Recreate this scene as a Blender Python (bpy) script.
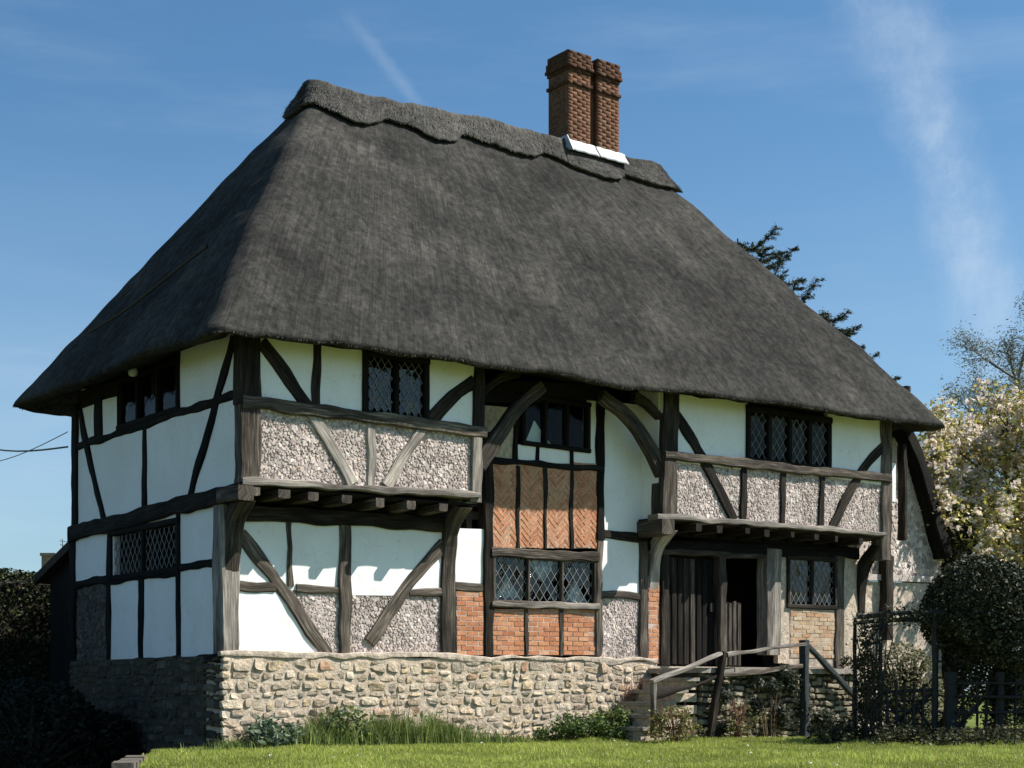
import bpy, math, random
import numpy as np
from mathutils import Vector, Matrix, noise
random.seed(7); RNG = np.random.default_rng(7)
for o in list(bpy.data.objects): bpy.data.objects.remove(o)
scn = bpy.context.scene
col = scn.collection

# ------------------------------------------------------------------ camera
FPX, CX, HY = 1559.0, 512.0, 690.0            # focal length in pixels, centre column, horizon row
ANG = math.atan2(2550 - 512, FPX)             # house front direction to the right of the view axis
CA, SA = math.cos(ANG), math.sin(ANG)
P0 = (FPX / 75.0, (240 - CX) / FPX * FPX / 75.0)
H = 0.75                                      # camera height above the ground at the house
CAM = Vector((-(P0[0] * CA + P0[1] * SA), -(P0[0] * SA - P0[1] * CA), H))
cam = bpy.data.cameras.new('camera'); co = bpy.data.objects.new('camera', cam); col.objects.link(co)
cam.sensor_width = 36.0; cam.lens = FPX / 1024 * 36.0
cam.shift_y = (HY - 384) / 1024.0
cam.clip_end = 3000; cam.clip_start = 0.1
co.location = CAM; co.rotation_euler = (math.pi / 2, 0, ANG - math.pi / 2)
scn.camera = co

# ------------------------------------------------------------------ light
SUN_EL, SUN_AZ = math.radians(47), math.radians(54)   # azimuth measured from the front normal (-Y) towards +X
sdir = Vector((math.sin(SUN_AZ) * math.cos(SUN_EL), -math.cos(SUN_AZ) * math.cos(SUN_EL), math.sin(SUN_EL)))
sun = bpy.data.lights.new('sun', 'SUN'); so = bpy.data.objects.new('sun', sun); col.objects.link(so)
sun.energy = 4.6; sun.angle = math.radians(0.5); sun.color = (1.0, 0.95, 0.87)
so.rotation_euler = sdir.to_track_quat('Z', 'Y').to_euler(); so.location = (20, -20, 30)
scn.view_settings.view_transform = 'Standard'; scn.view_settings.look = 'None'
scn.view_settings.gamma = 1.0; scn.view_settings.use_curve_mapping = False
scn.view_settings.exposure = 0.9

def raydir(px, py):
    v = Vector((CA, SA, 0)) + Vector((SA, -CA, 0)) * ((px - CX) / FPX) + Vector((0, 0, 1)) * ((HY - py) / FPX)
    return v.normalized()

world = bpy.data.worlds.new('World'); scn.world = world; world.use_nodes = True
wn, wl = world.node_tree.nodes, world.node_tree.links
wn.clear()
def WN(t, **k):
    n = wn.new(t)
    for a, b in k.items(): setattr(n, a, b)
    return n
sky = WN('ShaderNodeTexSky', sky_type='NISHITA', sun_disc=False)
sky.sun_elevation = SUN_EL; sky.sun_rotation = math.atan2(sdir.x, sdir.y)
sky.air_density = 1.0; sky.dust_density = 1.2; sky.ozone_density = 2.0; sky.altitude = 0
tc = WN('ShaderNodeTexCoord')
def wmath(op, a, b=None, clamp=False):
    n = WN('ShaderNodeMath', operation=op, use_clamp=clamp)
    for i, v in enumerate((a, b)):
        if v is None: continue
        if hasattr(v, 'is_linked'): wl.new(v, n.inputs[i])
        else: n.inputs[i].default_value = v
    return n.outputs[0]
def wdot(vec):
    n = WN('ShaderNodeVectorMath', operation='DOT_PRODUCT'); wl.new(tc.outputs['Generated'], n.inputs[0]); n.inputs[1].default_value = vec
    return n.outputs['Value']
def wnoise(scale, detail, rough=0.6, stretch=(1, 1, 1)):
    m = WN('ShaderNodeMapping'); m.inputs['Scale'].default_value = stretch; wl.new(tc.outputs['Generated'], m.inputs['Vector'])
    n = WN('ShaderNodeTexNoise'); n.inputs['Scale'].default_value = scale; n.inputs['Detail'].default_value = detail
    n.inputs['Roughness'].default_value = rough; wl.new(m.outputs[0], n.inputs['Vector'])
    return n.outputs['Fac']
def wmap(v, a, b, c, d):
    n = WN('ShaderNodeMapRange', interpolation_type='SMOOTHSTEP')
    wl.new(v, n.inputs['Value'])
    for i, q in zip(('From Min', 'From Max', 'To Min', 'To Max'), (a, b, c, d)): n.inputs[i].default_value = q
    return n.outputs['Result']
def trail(p1, p2, width, e0, e1, amount, bend=0.0):
    d1, d2 = raydir(*p1), raydir(*p2)
    nrm = d1.cross(d2).normalized(); ax = (d2 - d1).normalized()
    tt = wdot(ax)
    a, b = d1.dot(ax), d2.dot(ax); L = b - a
    q = wmath('DIVIDE', wmath('SUBTRACT', tt, a), L)
    curve = wmath('MULTIPLY', wmath('MULTIPLY', q, wmath('SUBTRACT', 1.0, q)), bend)
    dist = wmath('ADD', wmath('ADD', wdot(nrm), curve), wmath('MULTIPLY', wmath('SUBTRACT', wnoise(11, 6, 0.7), 0.5), width * 1.7))
    band = wmap(wmath('ABSOLUTE', dist), 0.0, width, 1, 0)
    ends = wmath('MULTIPLY', wmap(tt, a - L * e0, a + L * 0.1, 0, 1), wmap(tt, b - L * 0.1, b + L * e1, 1, 0))
    tex = wmath('MULTIPLY', wmap(wnoise(16, 8, 0.7), 0.3, 0.7, 0.25, 1), wmap(wnoise(45, 4, 0.6, (1, 1, 0.25)), 0.3, 0.7, 0.7, 1))
    return wmath('MULTIPLY', wmath('MULTIPLY', band, ends), wmath('MULTIPLY', tex, amount))
t1 = trail((888, 10), (972, 240), 0.030, 0.9, 0.9, 0.42, 0.02)
t2 = trail((372, 45), (414, 98), 0.006, 0.9, 0.5, 0.20)
cir = wmath('MULTIPLY', wmap(wnoise(5, 6, 0.6, (0.6, 0.6, 3.5)), 0.5, 0.8, 0, 1), 0.12)
hz_ = WN('ShaderNodeSeparateXYZ'); wl.new(tc.outputs['Generated'], hz_.inputs[0])
veil = wmath('MULTIPLY', wmap(hz_.outputs['Z'], 0.02, 0.38, 0.42, 0.0), wmap(wnoise(3.2, 7, 0.62, (0.7, 0.7, 4.0)), 0.3, 0.7, 0.55, 1))
cm = wmath('ADD', wmath('ADD', wmath('ADD', t1, t2), cir), veil, True)
mix = WN('ShaderNodeMix', data_type='RGBA')
tint = WN('ShaderNodeMix', data_type='RGBA', blend_type='MULTIPLY'); tint.inputs['Factor'].default_value = 1.0
wl.new(sky.outputs[0], tint.inputs['A']); tint.inputs['B'].default_value = (0.68, 1.05, 1.22, 1)
wl.new(cm, mix.inputs['Factor']); wl.new(tint.outputs['Result'], mix.inputs['A']); mix.inputs['B'].default_value = (6.8, 7.7, 8.7, 1)
bg = WN('ShaderNodeBackground'); bg.inputs['Strength'].default_value = 0.06
wl.new(mix.outputs['Result'], bg.inputs['Color'])
wo = WN('ShaderNodeOutputWorld'); wl.new(bg.outputs[0], wo.inputs['Surface'])

# ------------------------------------------------------------------ pixel helpers (each needs the plane the thing lies in)
def FY(px, py, Y=0.0):
    t = (px - CX) / FPX
    x = (t * (P0[0] + Y * SA) - P0[1] + Y * CA) / (SA - t * CA)
    return x, (HY - py) / FPX * (P0[0] + x * CA + Y * SA) + H
def EX(px, py, X=0.0):
    t = (px - CX) / FPX
    y = (P0[1] + X * SA - t * (P0[0] + X * CA)) / (CA + t * SA)
    return y, (HY - py) / FPX * (P0[0] + X * CA + y * SA) + H
def AT(px, py, depth):
    la = (px - CX) / FPX * depth
    return Vector((CAM.x + CA * depth + SA * la, CAM.y + SA * depth - CA * la, (HY - py) / FPX * depth + H))
def toscreen(P):
    d = np.asarray(P, float) - np.array(CAM)
    fw = d[..., 0] * CA + d[..., 1] * SA; la = d[..., 0] * SA - d[..., 1] * CA
    return CX + FPX * la / fw, HY - FPX * d[..., 2] / fw

# ------------------------------------------------------------------ materials
def mat_base(name, rough=0.85, spec=0.25):
    m = bpy.data.materials.new(name); m.use_nodes = True
    nt = m.node_tree; b = nt.nodes['Principled BSDF']
    b.inputs['Roughness'].default_value = rough
    b.inputs['Specular IOR Level'].default_value = spec
    return m, nt, b
def N(nt, t, inp=None, **k):
    n = nt.nodes.new(t)
    for a, b in k.items(): setattr(n, a, b)
    for a, b in (inp or {}).items():
        if hasattr(b, 'is_linked'): nt.links.new(b, n.inputs[a])
        else: n.inputs[a].default_value = b
    return n
def ramp(nt, fac, stops):
    r = nt.nodes.new('ShaderNodeValToRGB'); nt.links.new(fac, r.inputs[0])
    e = r.color_ramp.elements
    while len(e) < len(stops): e.new(0.5)
    for q, (p, c) in zip(e, stops): q.position = p; q.color = (*c, 1)
    return r.outputs[0]
def bump(nt, b, h, strength, dist=0.02):
    n = N(nt, 'ShaderNodeBump', {'Height': h, 'Strength': strength, 'Distance': dist})
    nt.links.new(n.outputs[0], b.inputs['Normal'])
def mixc(nt, fac, a, bb, mode='MIX'):
    n = N(nt, 'ShaderNodeMix', None, data_type='RGBA', blend_type=mode)
    for i, v in (('Factor', fac), ('A', a), ('B', bb)):
        s = n.inputs[i] if i != 'Factor' else n.inputs[0]
        if i == 'A': s = n.inputs[6]
        if i == 'B': s = n.inputs[7]
        if hasattr(v, 'is_linked'): nt.links.new(v, s)
        else: s.default_value = v if i == 'Factor' else (*v, 1)
    return n.outputs[2]
def tnoise(nt, scale, detail=5, rough=0.6, coord='Object', stretch=None, rnd=True):
    t = N(nt, 'ShaderNodeTexCoord'); v = t.outputs[coord]
    if rnd and coord in ('UV',):
        oi = N(nt, 'ShaderNodeObjectInfo')
        ad = N(nt, 'ShaderNodeVectorMath', None, operation='SCALE'); ad.inputs[0].default_value = (37, 53, 71); nt.links.new(oi.outputs['Random'], ad.inputs['Scale'])
        a2 = N(nt, 'ShaderNodeVectorMath', {0: v, 1: ad.outputs[0]}, operation='ADD'); v = a2.outputs[0]
    if stretch:
        m = N(nt, 'ShaderNodeMapping', {'Vector': v, 'Scale': stretch}); v = m.outputs[0]
    return N(nt, 'ShaderNodeTexNoise', {'Vector': v, 'Scale': scale, 'Detail': detail, 'Roughness': rough}).outputs['Fac']

def oak(name, dark, light, silver):
    m, nt, b = mat_base(name, 0.9, 0.15)
    g = tnoise(nt, 1.0, 6, 0.65, 'UV', (2.2, 42, 1))
    g2 = tnoise(nt, 1.0, 4, 0.6, 'UV', (1.1, 5, 1))
    c = ramp(nt, g, [(0.3, dark), (0.55, light), (0.75, silver)])
    c2 = ramp(nt, g2, [(0.3, (0.35, 0.32, 0.30)), (0.5, (0.9, 0.88, 0.86)), (0.7, (1.7, 1.62, 1.5))])
    ck = tnoise(nt, 1.0, 3, 0.5, 'UV', (0.9, 75, 1)); c = mixc(nt, N(nt, 'ShaderNodeMapRange', {'Value': ck, 'From Min': 0.30, 'From Max': 0.37, 'To Min': 0.85, 'To Max': 0.0}).outputs[0], c, (0.006, 0.005, 0.004))
    oi = N(nt, 'ShaderNodeObjectInfo')
    v = N(nt, 'ShaderNodeMapRange', {'Value': oi.outputs['Random'], 'To Min': 0.7, 'To Max': 1.25}).outputs[0]
    cc = mixc(nt, 1.0, c, c2, 'MULTIPLY')
    s = N(nt, 'ShaderNodeVectorMath', {0: cc}, operation='SCALE'); nt.links.new(v, s.inputs['Scale'])
    nt.links.new(s.outputs[0], b.inputs['Base Color'])
    bump(nt, b, g, 0.6, 0.012)
    return m
M = {}
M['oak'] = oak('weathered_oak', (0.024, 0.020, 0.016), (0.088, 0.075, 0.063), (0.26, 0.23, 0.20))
M['oak_dark'] = oak('dark_oak', (0.004, 0.0036, 0.0032), (0.010, 0.009, 0.008), (0.026, 0.023, 0.021))  # near-black copy of the oak, deepens timbers that stand in shade
M['oak_mid'] = oak('brown_oak', (0.008, 0.0065, 0.005), (0.027, 0.022, 0.018), (0.08, 0.068, 0.058))  # darker copy of the oak, shade of eaves and jetty put into it
M['oak_pale'] = oak('pale_oak', (0.10, 0.09, 0.078), (0.29, 0.265, 0.24), (0.46, 0.43, 0.40))

def m_plaster():
    m, nt, b = mat_base('limewashed_plaster', 0.9, 0.1)
    a = tnoise(nt, 1.3, 5, 0.6); f = tnoise(nt, 14, 4, 0.6)
    c = ramp(nt, a, [(0.25, (0.74, 0.725, 0.70)), (0.6, (0.81, 0.805, 0.80))])
    st = tnoise(nt, 3, 6, 0.7, 'Object', (3, 3, 0.5))
    c = mixc(nt, N(nt, 'ShaderNodeMapRange', {'Value': st, 'From Min': 0.58, 'From Max': 0.8, 'To Min': 0, 'To Max': 0.4}).outputs[0], c, (0.52, 0.48, 0.40))
    vo = N(nt, 'ShaderNodeTexVoronoi', {'Scale': 1.6}, feature='DISTANCE_TO_EDGE'); tcx = N(nt, 'ShaderNodeTexCoord')
    wv = N(nt, 'ShaderNodeTexNoise', {'Scale': 2.5, 'Detail': 5.0}); nt.links.new(tcx.outputs['Object'], wv.inputs['Vector'])
    ad = N(nt, 'ShaderNodeVectorMath', {0: tcx.outputs['Object'], 1: wv.outputs['Color']}, operation='ADD'); nt.links.new(ad.outputs[0], vo.inputs['Vector'])
    cr = N(nt, 'ShaderNodeMapRange', {'Value': vo.outputs['Distance'], 'From Min': 0.0, 'From Max': 0.006, 'To Min': 0.45, 'To Max': 0.0}).outputs[0]
    c = mixc(nt, cr, c, (0.36, 0.33, 0.28))
    nt.links.new(c, b.inputs['Base Color']); bump(nt, b, f, 0.35, 0.012); return m
M['plaster'] = m_plaster()
def m_thatch(name, c0, c1, c2):
    m, nt, b = mat_base(name, 1.0, 0.05)
    big = tnoise(nt, 0.7, 8, 0.7); med = tnoise(nt, 9.0, 6, 0.7); rib = tnoise(nt, 1.0, 4, 0.6, 'UV', (5.5, 0.7, 1), False)
    st = tnoise(nt, 1.0, 5, 0.7, 'UV', (26, 1.6, 1), False)
    at = N(nt, 'ShaderNodeAttribute', None, attribute_name='Col')
    c = ramp(nt, st, [(0.28, c0), (0.52, c1), (0.78, c2)])
    k = ramp(nt, big, [(0.34, (0.6, 0.6, 0.6)), (0.5, (1, 1, 1)), (0.66, (1.55, 1.52, 1.45))])
    k2 = ramp(nt, med, [(0.28, (0.45, 0.45, 0.45)), (0.5, (1, 1, 1)), (0.72, (1.7, 1.66, 1.58))])
    c = mixc(nt, 1, c, ramp(nt, rib, [(0.3, (0.8, 0.8, 0.8)), (0.7, (1.2, 1.2, 1.18))]), 'MULTIPLY')
    c = mixc(nt, 1, c, k, 'MULTIPLY'); c = mixc(nt, 1, c, k2, 'MULTIPLY')
    c = mixc(nt, 1, c, at.outputs['Color'], 'MULTIPLY')
    nt.links.new(c, b.inputs['Base Color'])
    h = N(nt, 'ShaderNodeMath', {0: st, 1: med}, operation='ADD').outputs[0]
    bump(nt, b, h, 0.3, 0.03); return m
M['thatch'] = m_thatch('old_thatch', (0.0215, 0.0208, 0.0197), (0.037, 0.0356, 0.0336), (0.060, 0.057, 0.053))
M['ridge'] = m_thatch('ridge_thatch', (0.030, 0.029, 0.027), (0.064, 0.061, 0.057), (0.135, 0.128, 0.118))
def m_attr(name, rough=0.8, spec=0.2, trans=0.0, mult=1.0, nscale=None):
    m, nt, b = mat_base(name, rough, spec)
    at = N(nt, 'ShaderNodeAttribute', None, attribute_name='Col')
    c = at.outputs['Color']
    if nscale:
        f = tnoise(nt, nscale, 5, 0.7)
        c = mixc(nt, 1, c, ramp(nt, f, [(0.3, (0.6, 0.6, 0.6)), (0.7, (1.3, 1.3, 1.3))]), 'MULTIPLY')
        bump(nt, b, f, 0.5, 0.01)
    nt.links.new(c, b.inputs['Base Color'])
    if trans:
        t = N(nt, 'ShaderNodeBsdfTranslucent', {'Color': c}); mx = N(nt, 'ShaderNodeMixShader', {0: trans, 1: b.outputs[0], 2: t.outputs[0]})
        nt.links.new(mx.outputs[0], nt.nodes['Material Output'].inputs['Surface'])
    return m
M['leaf'] = m_attr('leaves', 0.6, 0.25, 0.3)
M['yew'] = m_attr('dark_evergreen_leaves', 0.6, 0.2, 0.1)
M['petal'] = m_attr('petals', 0.6, 0.2, 0.4)
M['grass'] = m_attr('grass_blades', 0.6, 0.2, 0.35)
M['straw'] = m_attr('straw', 0.95, 0.1)
M['flint'] = m_attr('flints', 0.7, 0.2, 0, 1, 30)
M['bark'] = m_attr('bark', 0.95, 0.1, 0, 1, 9)
M['chbrick'] = m_attr('chimney_bricks', 0.95, 0.1, 0, 1, 14)
M['stones'] = m_attr('rubble_stones', 0.9, 0.15, 0, 1, 16)
def m_rand(name, stops, nscale, rough=0.9, contrast=(0.65, 1.3), bs=0.6, bd=0.012):
    m, nt, b = mat_base(name, rough, 0.15)
    oi = N(nt, 'ShaderNodeObjectInfo')
    c = ramp(nt, oi.outputs['Random'], stops)
    f = tnoise(nt, nscale, 6, 0.7); f2 = tnoise(nt, nscale * 0.2, 4, 0.6)
    c = mixc(nt, 1, c, ramp(nt, f, [(0.3, (contrast[0],) * 3), (0.7, (contrast[1],) * 3)]), 'MULTIPLY')
    c = mixc(nt, 1, c, ramp(nt, f2, [(0.3, (0.75, 0.74, 0.72)), (0.7, (1.15, 1.13, 1.1))]), 'MULTIPLY')
    nt.links.new(c, b.inputs['Base Color']); bump(nt, b, f, bs, bd); return m
M['stone'] = m_rand('sandstone_rubble', [(0, (0.36, 0.29, 0.22)), (0.2, (0.52, 0.425, 0.325)), (0.4, (0.45, 0.38, 0.30)), (0.6, (0.58, 0.48, 0.37)), (0.78, (0.52, 0.40, 0.26)), (0.9, (0.64, 0.56, 0.45)), (1, (0.45, 0.28, 0.18))], 17, 0.95, (0.45, 1.35), 1.0, 0.03)
M['brick'] = m_rand('orange_brick', [(0, (0.40, 0.15, 0.075)), (0.3, (0.47, 0.21, 0.11)), (0.6, (0.53, 0.26, 0.14)), (0.85, (0.44, 0.18, 0.09)), (1, (0.52, 0.31, 0.20))], 30, 0.9, (0.75, 1.2), 0.4, 0.006)
M['brick_dull'] = m_rand('dull_orange_brick', [(0, (0.42, 0.175, 0.095)), (0.3, (0.47, 0.215, 0.12)), (0.6, (0.52, 0.26, 0.15)), (0.85, (0.45, 0.19, 0.105)), (1, (0.50, 0.29, 0.19))], 30, 0.9, (0.7, 1.25), 0.4, 0.006)
M['brick_tan'] = m_rand('tan_brick', [(0, (0.40, 0.27, 0.16)), (0.3, (0.48, 0.36, 0.24)), (0.6, (0.42, 0.25, 0.14)), (0.85, (0.50, 0.40, 0.28)), (1, (0.36, 0.30, 0.22))], 30, 0.9, (0.7, 1.25), 0.4, 0.006)
M['stone_shade'] = m_rand('shade_dark_stone', [(0, (0.045, 0.042, 0.032)), (0.3, (0.08, 0.073, 0.058)), (0.6, (0.13, 0.118, 0.095)), (0.85, (0.06, 0.06, 0.042)), (1, (0.17, 0.155, 0.125))], 14)  # end plinth stone with the wall's shade put into its colour
M['stone_grey'] = m_rand('grey_landing_stone', [(0, (0.12, 0.105, 0.08)), (0.3, (0.22, 0.195, 0.15)), (0.6, (0.32, 0.28, 0.22)), (0.85, (0.15, 0.145, 0.10)), (1, (0.40, 0.35, 0.27))], 14)
def m_plain(name, c, rough=0.9, nscale=8, var=0.3, bs=0.4, bd=0.02, spec=0.15, metal=0):
    m, nt, b = mat_base(name, rough, spec)
    f = tnoise(nt, nscale, 6, 0.65)
    a = tuple(x * (1 - var) for x in c); d = tuple(x * (1 + var) for x in c)
    nt.links.new(ramp(nt, f, [(0.3, a), (0.7, d)]), b.inputs['Base Color'])
    b.inputs['Metallic'].default_value = metal
    bump(nt, b, f, bs, bd); return m
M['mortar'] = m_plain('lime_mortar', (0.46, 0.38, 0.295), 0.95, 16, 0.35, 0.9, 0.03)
M['mortar_dark'] = m_plain('dark_mortar', (0.07, 0.063, 0.05), 0.95, 16, 0.35, 0.9, 0.03)  # darkened mortar; carries the end plinth's shade in its colour
M['mortar_pale'] = m_plain('pale_mortar', (0.46, 0.39, 0.35), 0.95, 25, 0.25)
M['capping'] = m_plain('weathered_capping', (0.42, 0.35, 0.28), 0.95, 9, 0.45, 0.9, 0.03)
M['sootmortar'] = m_plain('sooty_mortar', (0.14, 0.082, 0.054), 0.95, 16, 0.3)
M['lead'] = m_plain('lead_sheet', (0.33, 0.34, 0.36), 0.5, 10, 0.12, 0.2, 0.01, 0.4)
M['came'] = m_plain('window_lead', (0.17, 0.175, 0.18), 0.55, 20, 0.2, 0.1, 0.004, 0.4)
M['black'] = m_plain('near_black', (0.012, 0.011, 0.010), 0.9, 8, 0.4)  # near-black tone for the strips below the eaves and the lean-to wall
M['floor'] = m_plain('interior_floor', (0.03, 0.025, 0.02), 0.9, 8, 0.3)
M['soft_white'] = m_plain('plain_white', (0.75, 0.76, 0.78), 0.9, 25, 0.06, 0.2)
M['soil'] = m_plain('dark_soil', (0.028, 0.022, 0.017), 1, 5, 0.5, 0.8, 0.05)
M['asphalt'] = m_plain('dark_asphalt', (0.02, 0.02, 0.02), 0.95, 40, 0.4, 0.5, 0.01)  # near-black tone put in to deepen the shade of the yard
M['kerb'] = m_plain('kerb_stone', (0.12, 0.105, 0.085), 0.95, 14, 0.35, 0.6)
M['slab'] = m_plain('stone_slab', (0.26, 0.235, 0.20), 0.95, 12, 0.35, 0.6)
M['iron'] = m_plain('dark_iron', (0.012, 0.012, 0.012), 0.6, 20, 0.4, 0.3, 0.005, 0.3)
M['post'] = m_plain('dark_painted_timber', (0.035, 0.042, 0.045), 0.8, 16, 0.4)
M['tile'] = m_plain('dark_roof_tile', (0.045, 0.036, 0.03), 0.9, 12, 0.4)
M['wire'] = m_plain('wire', (0.05, 0.055, 0.06), 0.6, 5, 0.1)
M['farbrick'] = m_plain('far_brick', (0.26, 0.19, 0.15), 0.9, 5, 0.2)
def m_ground():
    m, nt, b = mat_base('lawn_turf', 0.95, 0.1)
    a = tnoise(nt, 0.35, 5, 0.6); f = tnoise(nt, 7, 6, 0.7)
    c = ramp(nt, a, [(0.3, (0.09, 0.115, 0.026)), (0.55, (0.13, 0.16, 0.036)), (0.75, (0.18, 0.185, 0.055))])
    c = mixc(nt, 1, c, ramp(nt, f, [(0.3, (0.55, 0.55, 0.55)), (0.7, (1.3, 1.3, 1.2))]), 'MULTIPLY')
    nt.links.new(c, b.inputs['Base Color']); bump(nt, b, f, 0.7, 0.05); return m
M['lawn'] = m_ground()
def m_glass(name, ior):
    m = bpy.data.materials.new(name); m.use_nodes = True; nt = m.node_tree; nt.nodes.clear()
    tr = N(nt, 'ShaderNodeBsdfTransparent', {'Color': (0.8, 0.86, 0.84, 1)})
    gl = N(nt, 'ShaderNodeBsdfGlossy', {'Roughness': 0.04})
    t = tnoise(nt, 9, 2, 0.5)
    bp = N(nt, 'ShaderNodeBump', {'Height': t, 'Strength': 0.25, 'Distance': 0.02}); nt.links.new(bp.outputs[0], gl.inputs['Normal'])
    fr = N(nt, 'ShaderNodeFresnel', {'IOR': ior})
    mx = N(nt, 'ShaderNodeMixShader', {0: fr.outputs[0], 1: tr.outputs[0], 2: gl.outputs[0]})
    o = N(nt, 'ShaderNodeOutputMaterial'); nt.links.new(mx.outputs[0], o.inputs['Surface']); return m
M['glass'] = m_glass('old_window_glass', 1.6); M['glass_dull'] = m_glass('dull_window_glass', 1.22)

# ------------------------------------------------------------------ mesh helpers
def link(name, me, parent=None):
    o = bpy.data.objects.new(name, me); col.objects.link(o)
    if parent is not None:
        o.parent = parent; o.matrix_parent_inverse = Matrix.Translation(-parent['_w']) if '_w' in parent else Matrix()
    return o
W0 = {}
def thing(name, label, cat, loc=(0, 0, 0), group=None):
    o = bpy.data.objects.new(name, None); col.objects.link(o); o.location = loc; o.empty_display_size = 0.2
    o['label'] = label; o['category'] = cat
    if group: o['group'] = group
    W0[o.name] = Vector(loc); return o
def part(name, me, parent, kind=None, label=None):
    o = bpy.data.objects.new(name, me); col.objects.link(o)
    if parent is not None:
        o.parent = parent
        r = parent
        while r.parent is not None: r = r.parent
        if parent is r: o.matrix_parent_inverse = Matrix.Translation(-W0.get(r.name, Vector()))
    if kind: o['kind'] = kind
    if label: o['label'] = label
    return o
def tag(o, label, cat, group=None):
    o['label'] = label; o['category'] = cat
    if group: o['group'] = group
    return o
def pymesh(name, v, f, mat, smooth=False, uv=None):
    me = bpy.data.meshes.new(name); me.from_pydata([tuple(p) for p in v], [], [tuple(q) for q in f])
    if mat is not None: me.materials.append(mat)
    if smooth: me.polygons.foreach_set('use_smooth', [True] * len(me.polygons))
    if uv is not None:
        L = me.uv_layers.new(name='UVMap'); idx = np.empty(len(me.loops), int); me.loops.foreach_get('vertex_index', idx)
        L.data.foreach_set('uv', np.asarray(uv, np.float32)[idx].ravel())
    me.update(); return me
def npmesh(name, V, F, mat, colr=None, smooth=False, uv=None):
    V = np.asarray(V, np.float32); F = np.asarray(F, np.int32); k = F.shape[1]
    me = bpy.data.meshes.new(name)
    me.vertices.add(len(V)); me.vertices.foreach_set('co', V.ravel())
    me.loops.add(F.size); me.loops.foreach_set('vertex_index', F.ravel())
    me.polygons.add(len(F)); me.polygons.foreach_set('loop_start', np.arange(0, F.size, k, dtype=np.int32))
    if smooth: me.polygons.foreach_set('use_smooth', np.ones(len(F), bool))
    if mat is not None: me.materials.append(mat)
    me.update(calc_edges=True)
    if colr is not None:
        a = me.color_attributes.new('Col', 'FLOAT_COLOR', 'POINT')
        c = np.ones((len(V), 4), np.float32); c[:, :3] = colr; a.data.foreach_set('color', c.ravel())
    if uv is not None:
        L = me.uv_layers.new(name='UVMap'); L.data.foreach_set('uv', np.asarray(uv, np.float32)[F.ravel()].ravel())
    return me
class Soup:
    """collects quads/tris of one part as triangles with vertex colours"""
    def __init__(s): s.V = []; s.F = []; s.C = []; s.n = 0
    def add(s, V, F, c):
        V = np.asarray(V, float); F = np.asarray(F, int)
        if F.shape[1] == 4: F = np.concatenate([F[:, [0, 1, 2]], F[:, [0, 2, 3]]])
        s.V.append(V); s.F.append(F + s.n); s.n += len(V)
        c = np.asarray(c, float); s.C.append(np.broadcast_to(c, (len(V), 3)))
    def mesh(s, name, mat, smooth=False):
        return npmesh(name, np.concatenate(s.V), np.concatenate(s.F), mat, np.concatenate(s.C), smooth)
def boxv(x0, x1, y0, y1, z0, z1):
    v = [(x, y, z) for z in (z0, z1) for y in (y0, y1) for x in (x0, x1)]
    f = [(0, 2, 3, 1), (4, 5, 7, 6), (0, 1, 5, 4), (2, 6, 7, 3), (0, 4, 6, 2), (1, 3, 7, 5)]
    return v, f
def boxmesh(name, b, mat): return pymesh(name, *boxv(*b), mat)
def tube(path, radii, sides=6):
    path = [Vector(p) for p in path]; V = []; F = []
    n = len(path); ref = Vector((0.3, 0.5, 0.8)).normalized()
    for i, p in enumerate(path):
        t = (path[min(i + 1, n - 1)] - path[max(i - 1, 0)]).normalized()
        if abs(t.dot(ref)) > 0.95: ref = Vector((1, 0, 0))
        a = t.cross(ref).normalized(); b = t.cross(a)
        for k in range(sides):
            q = 2 * math.pi * k / sides
            V.append(p + (a * math.cos(q) + b * math.sin(q)) * radii[i])
    for i in range(n - 1):
        for k in range(sides):
            F.append((i * sides + k, i * sides + (k + 1) % sides, (i + 1) * sides + (k + 1) % sides, (i + 1) * sides + k))
    return V, F
def nz(p, s=1.0, o=0.0):
    return noise.noise((p[0] * s + o, p[1] * s - o, p[2] * s + 0.37 * o))

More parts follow.
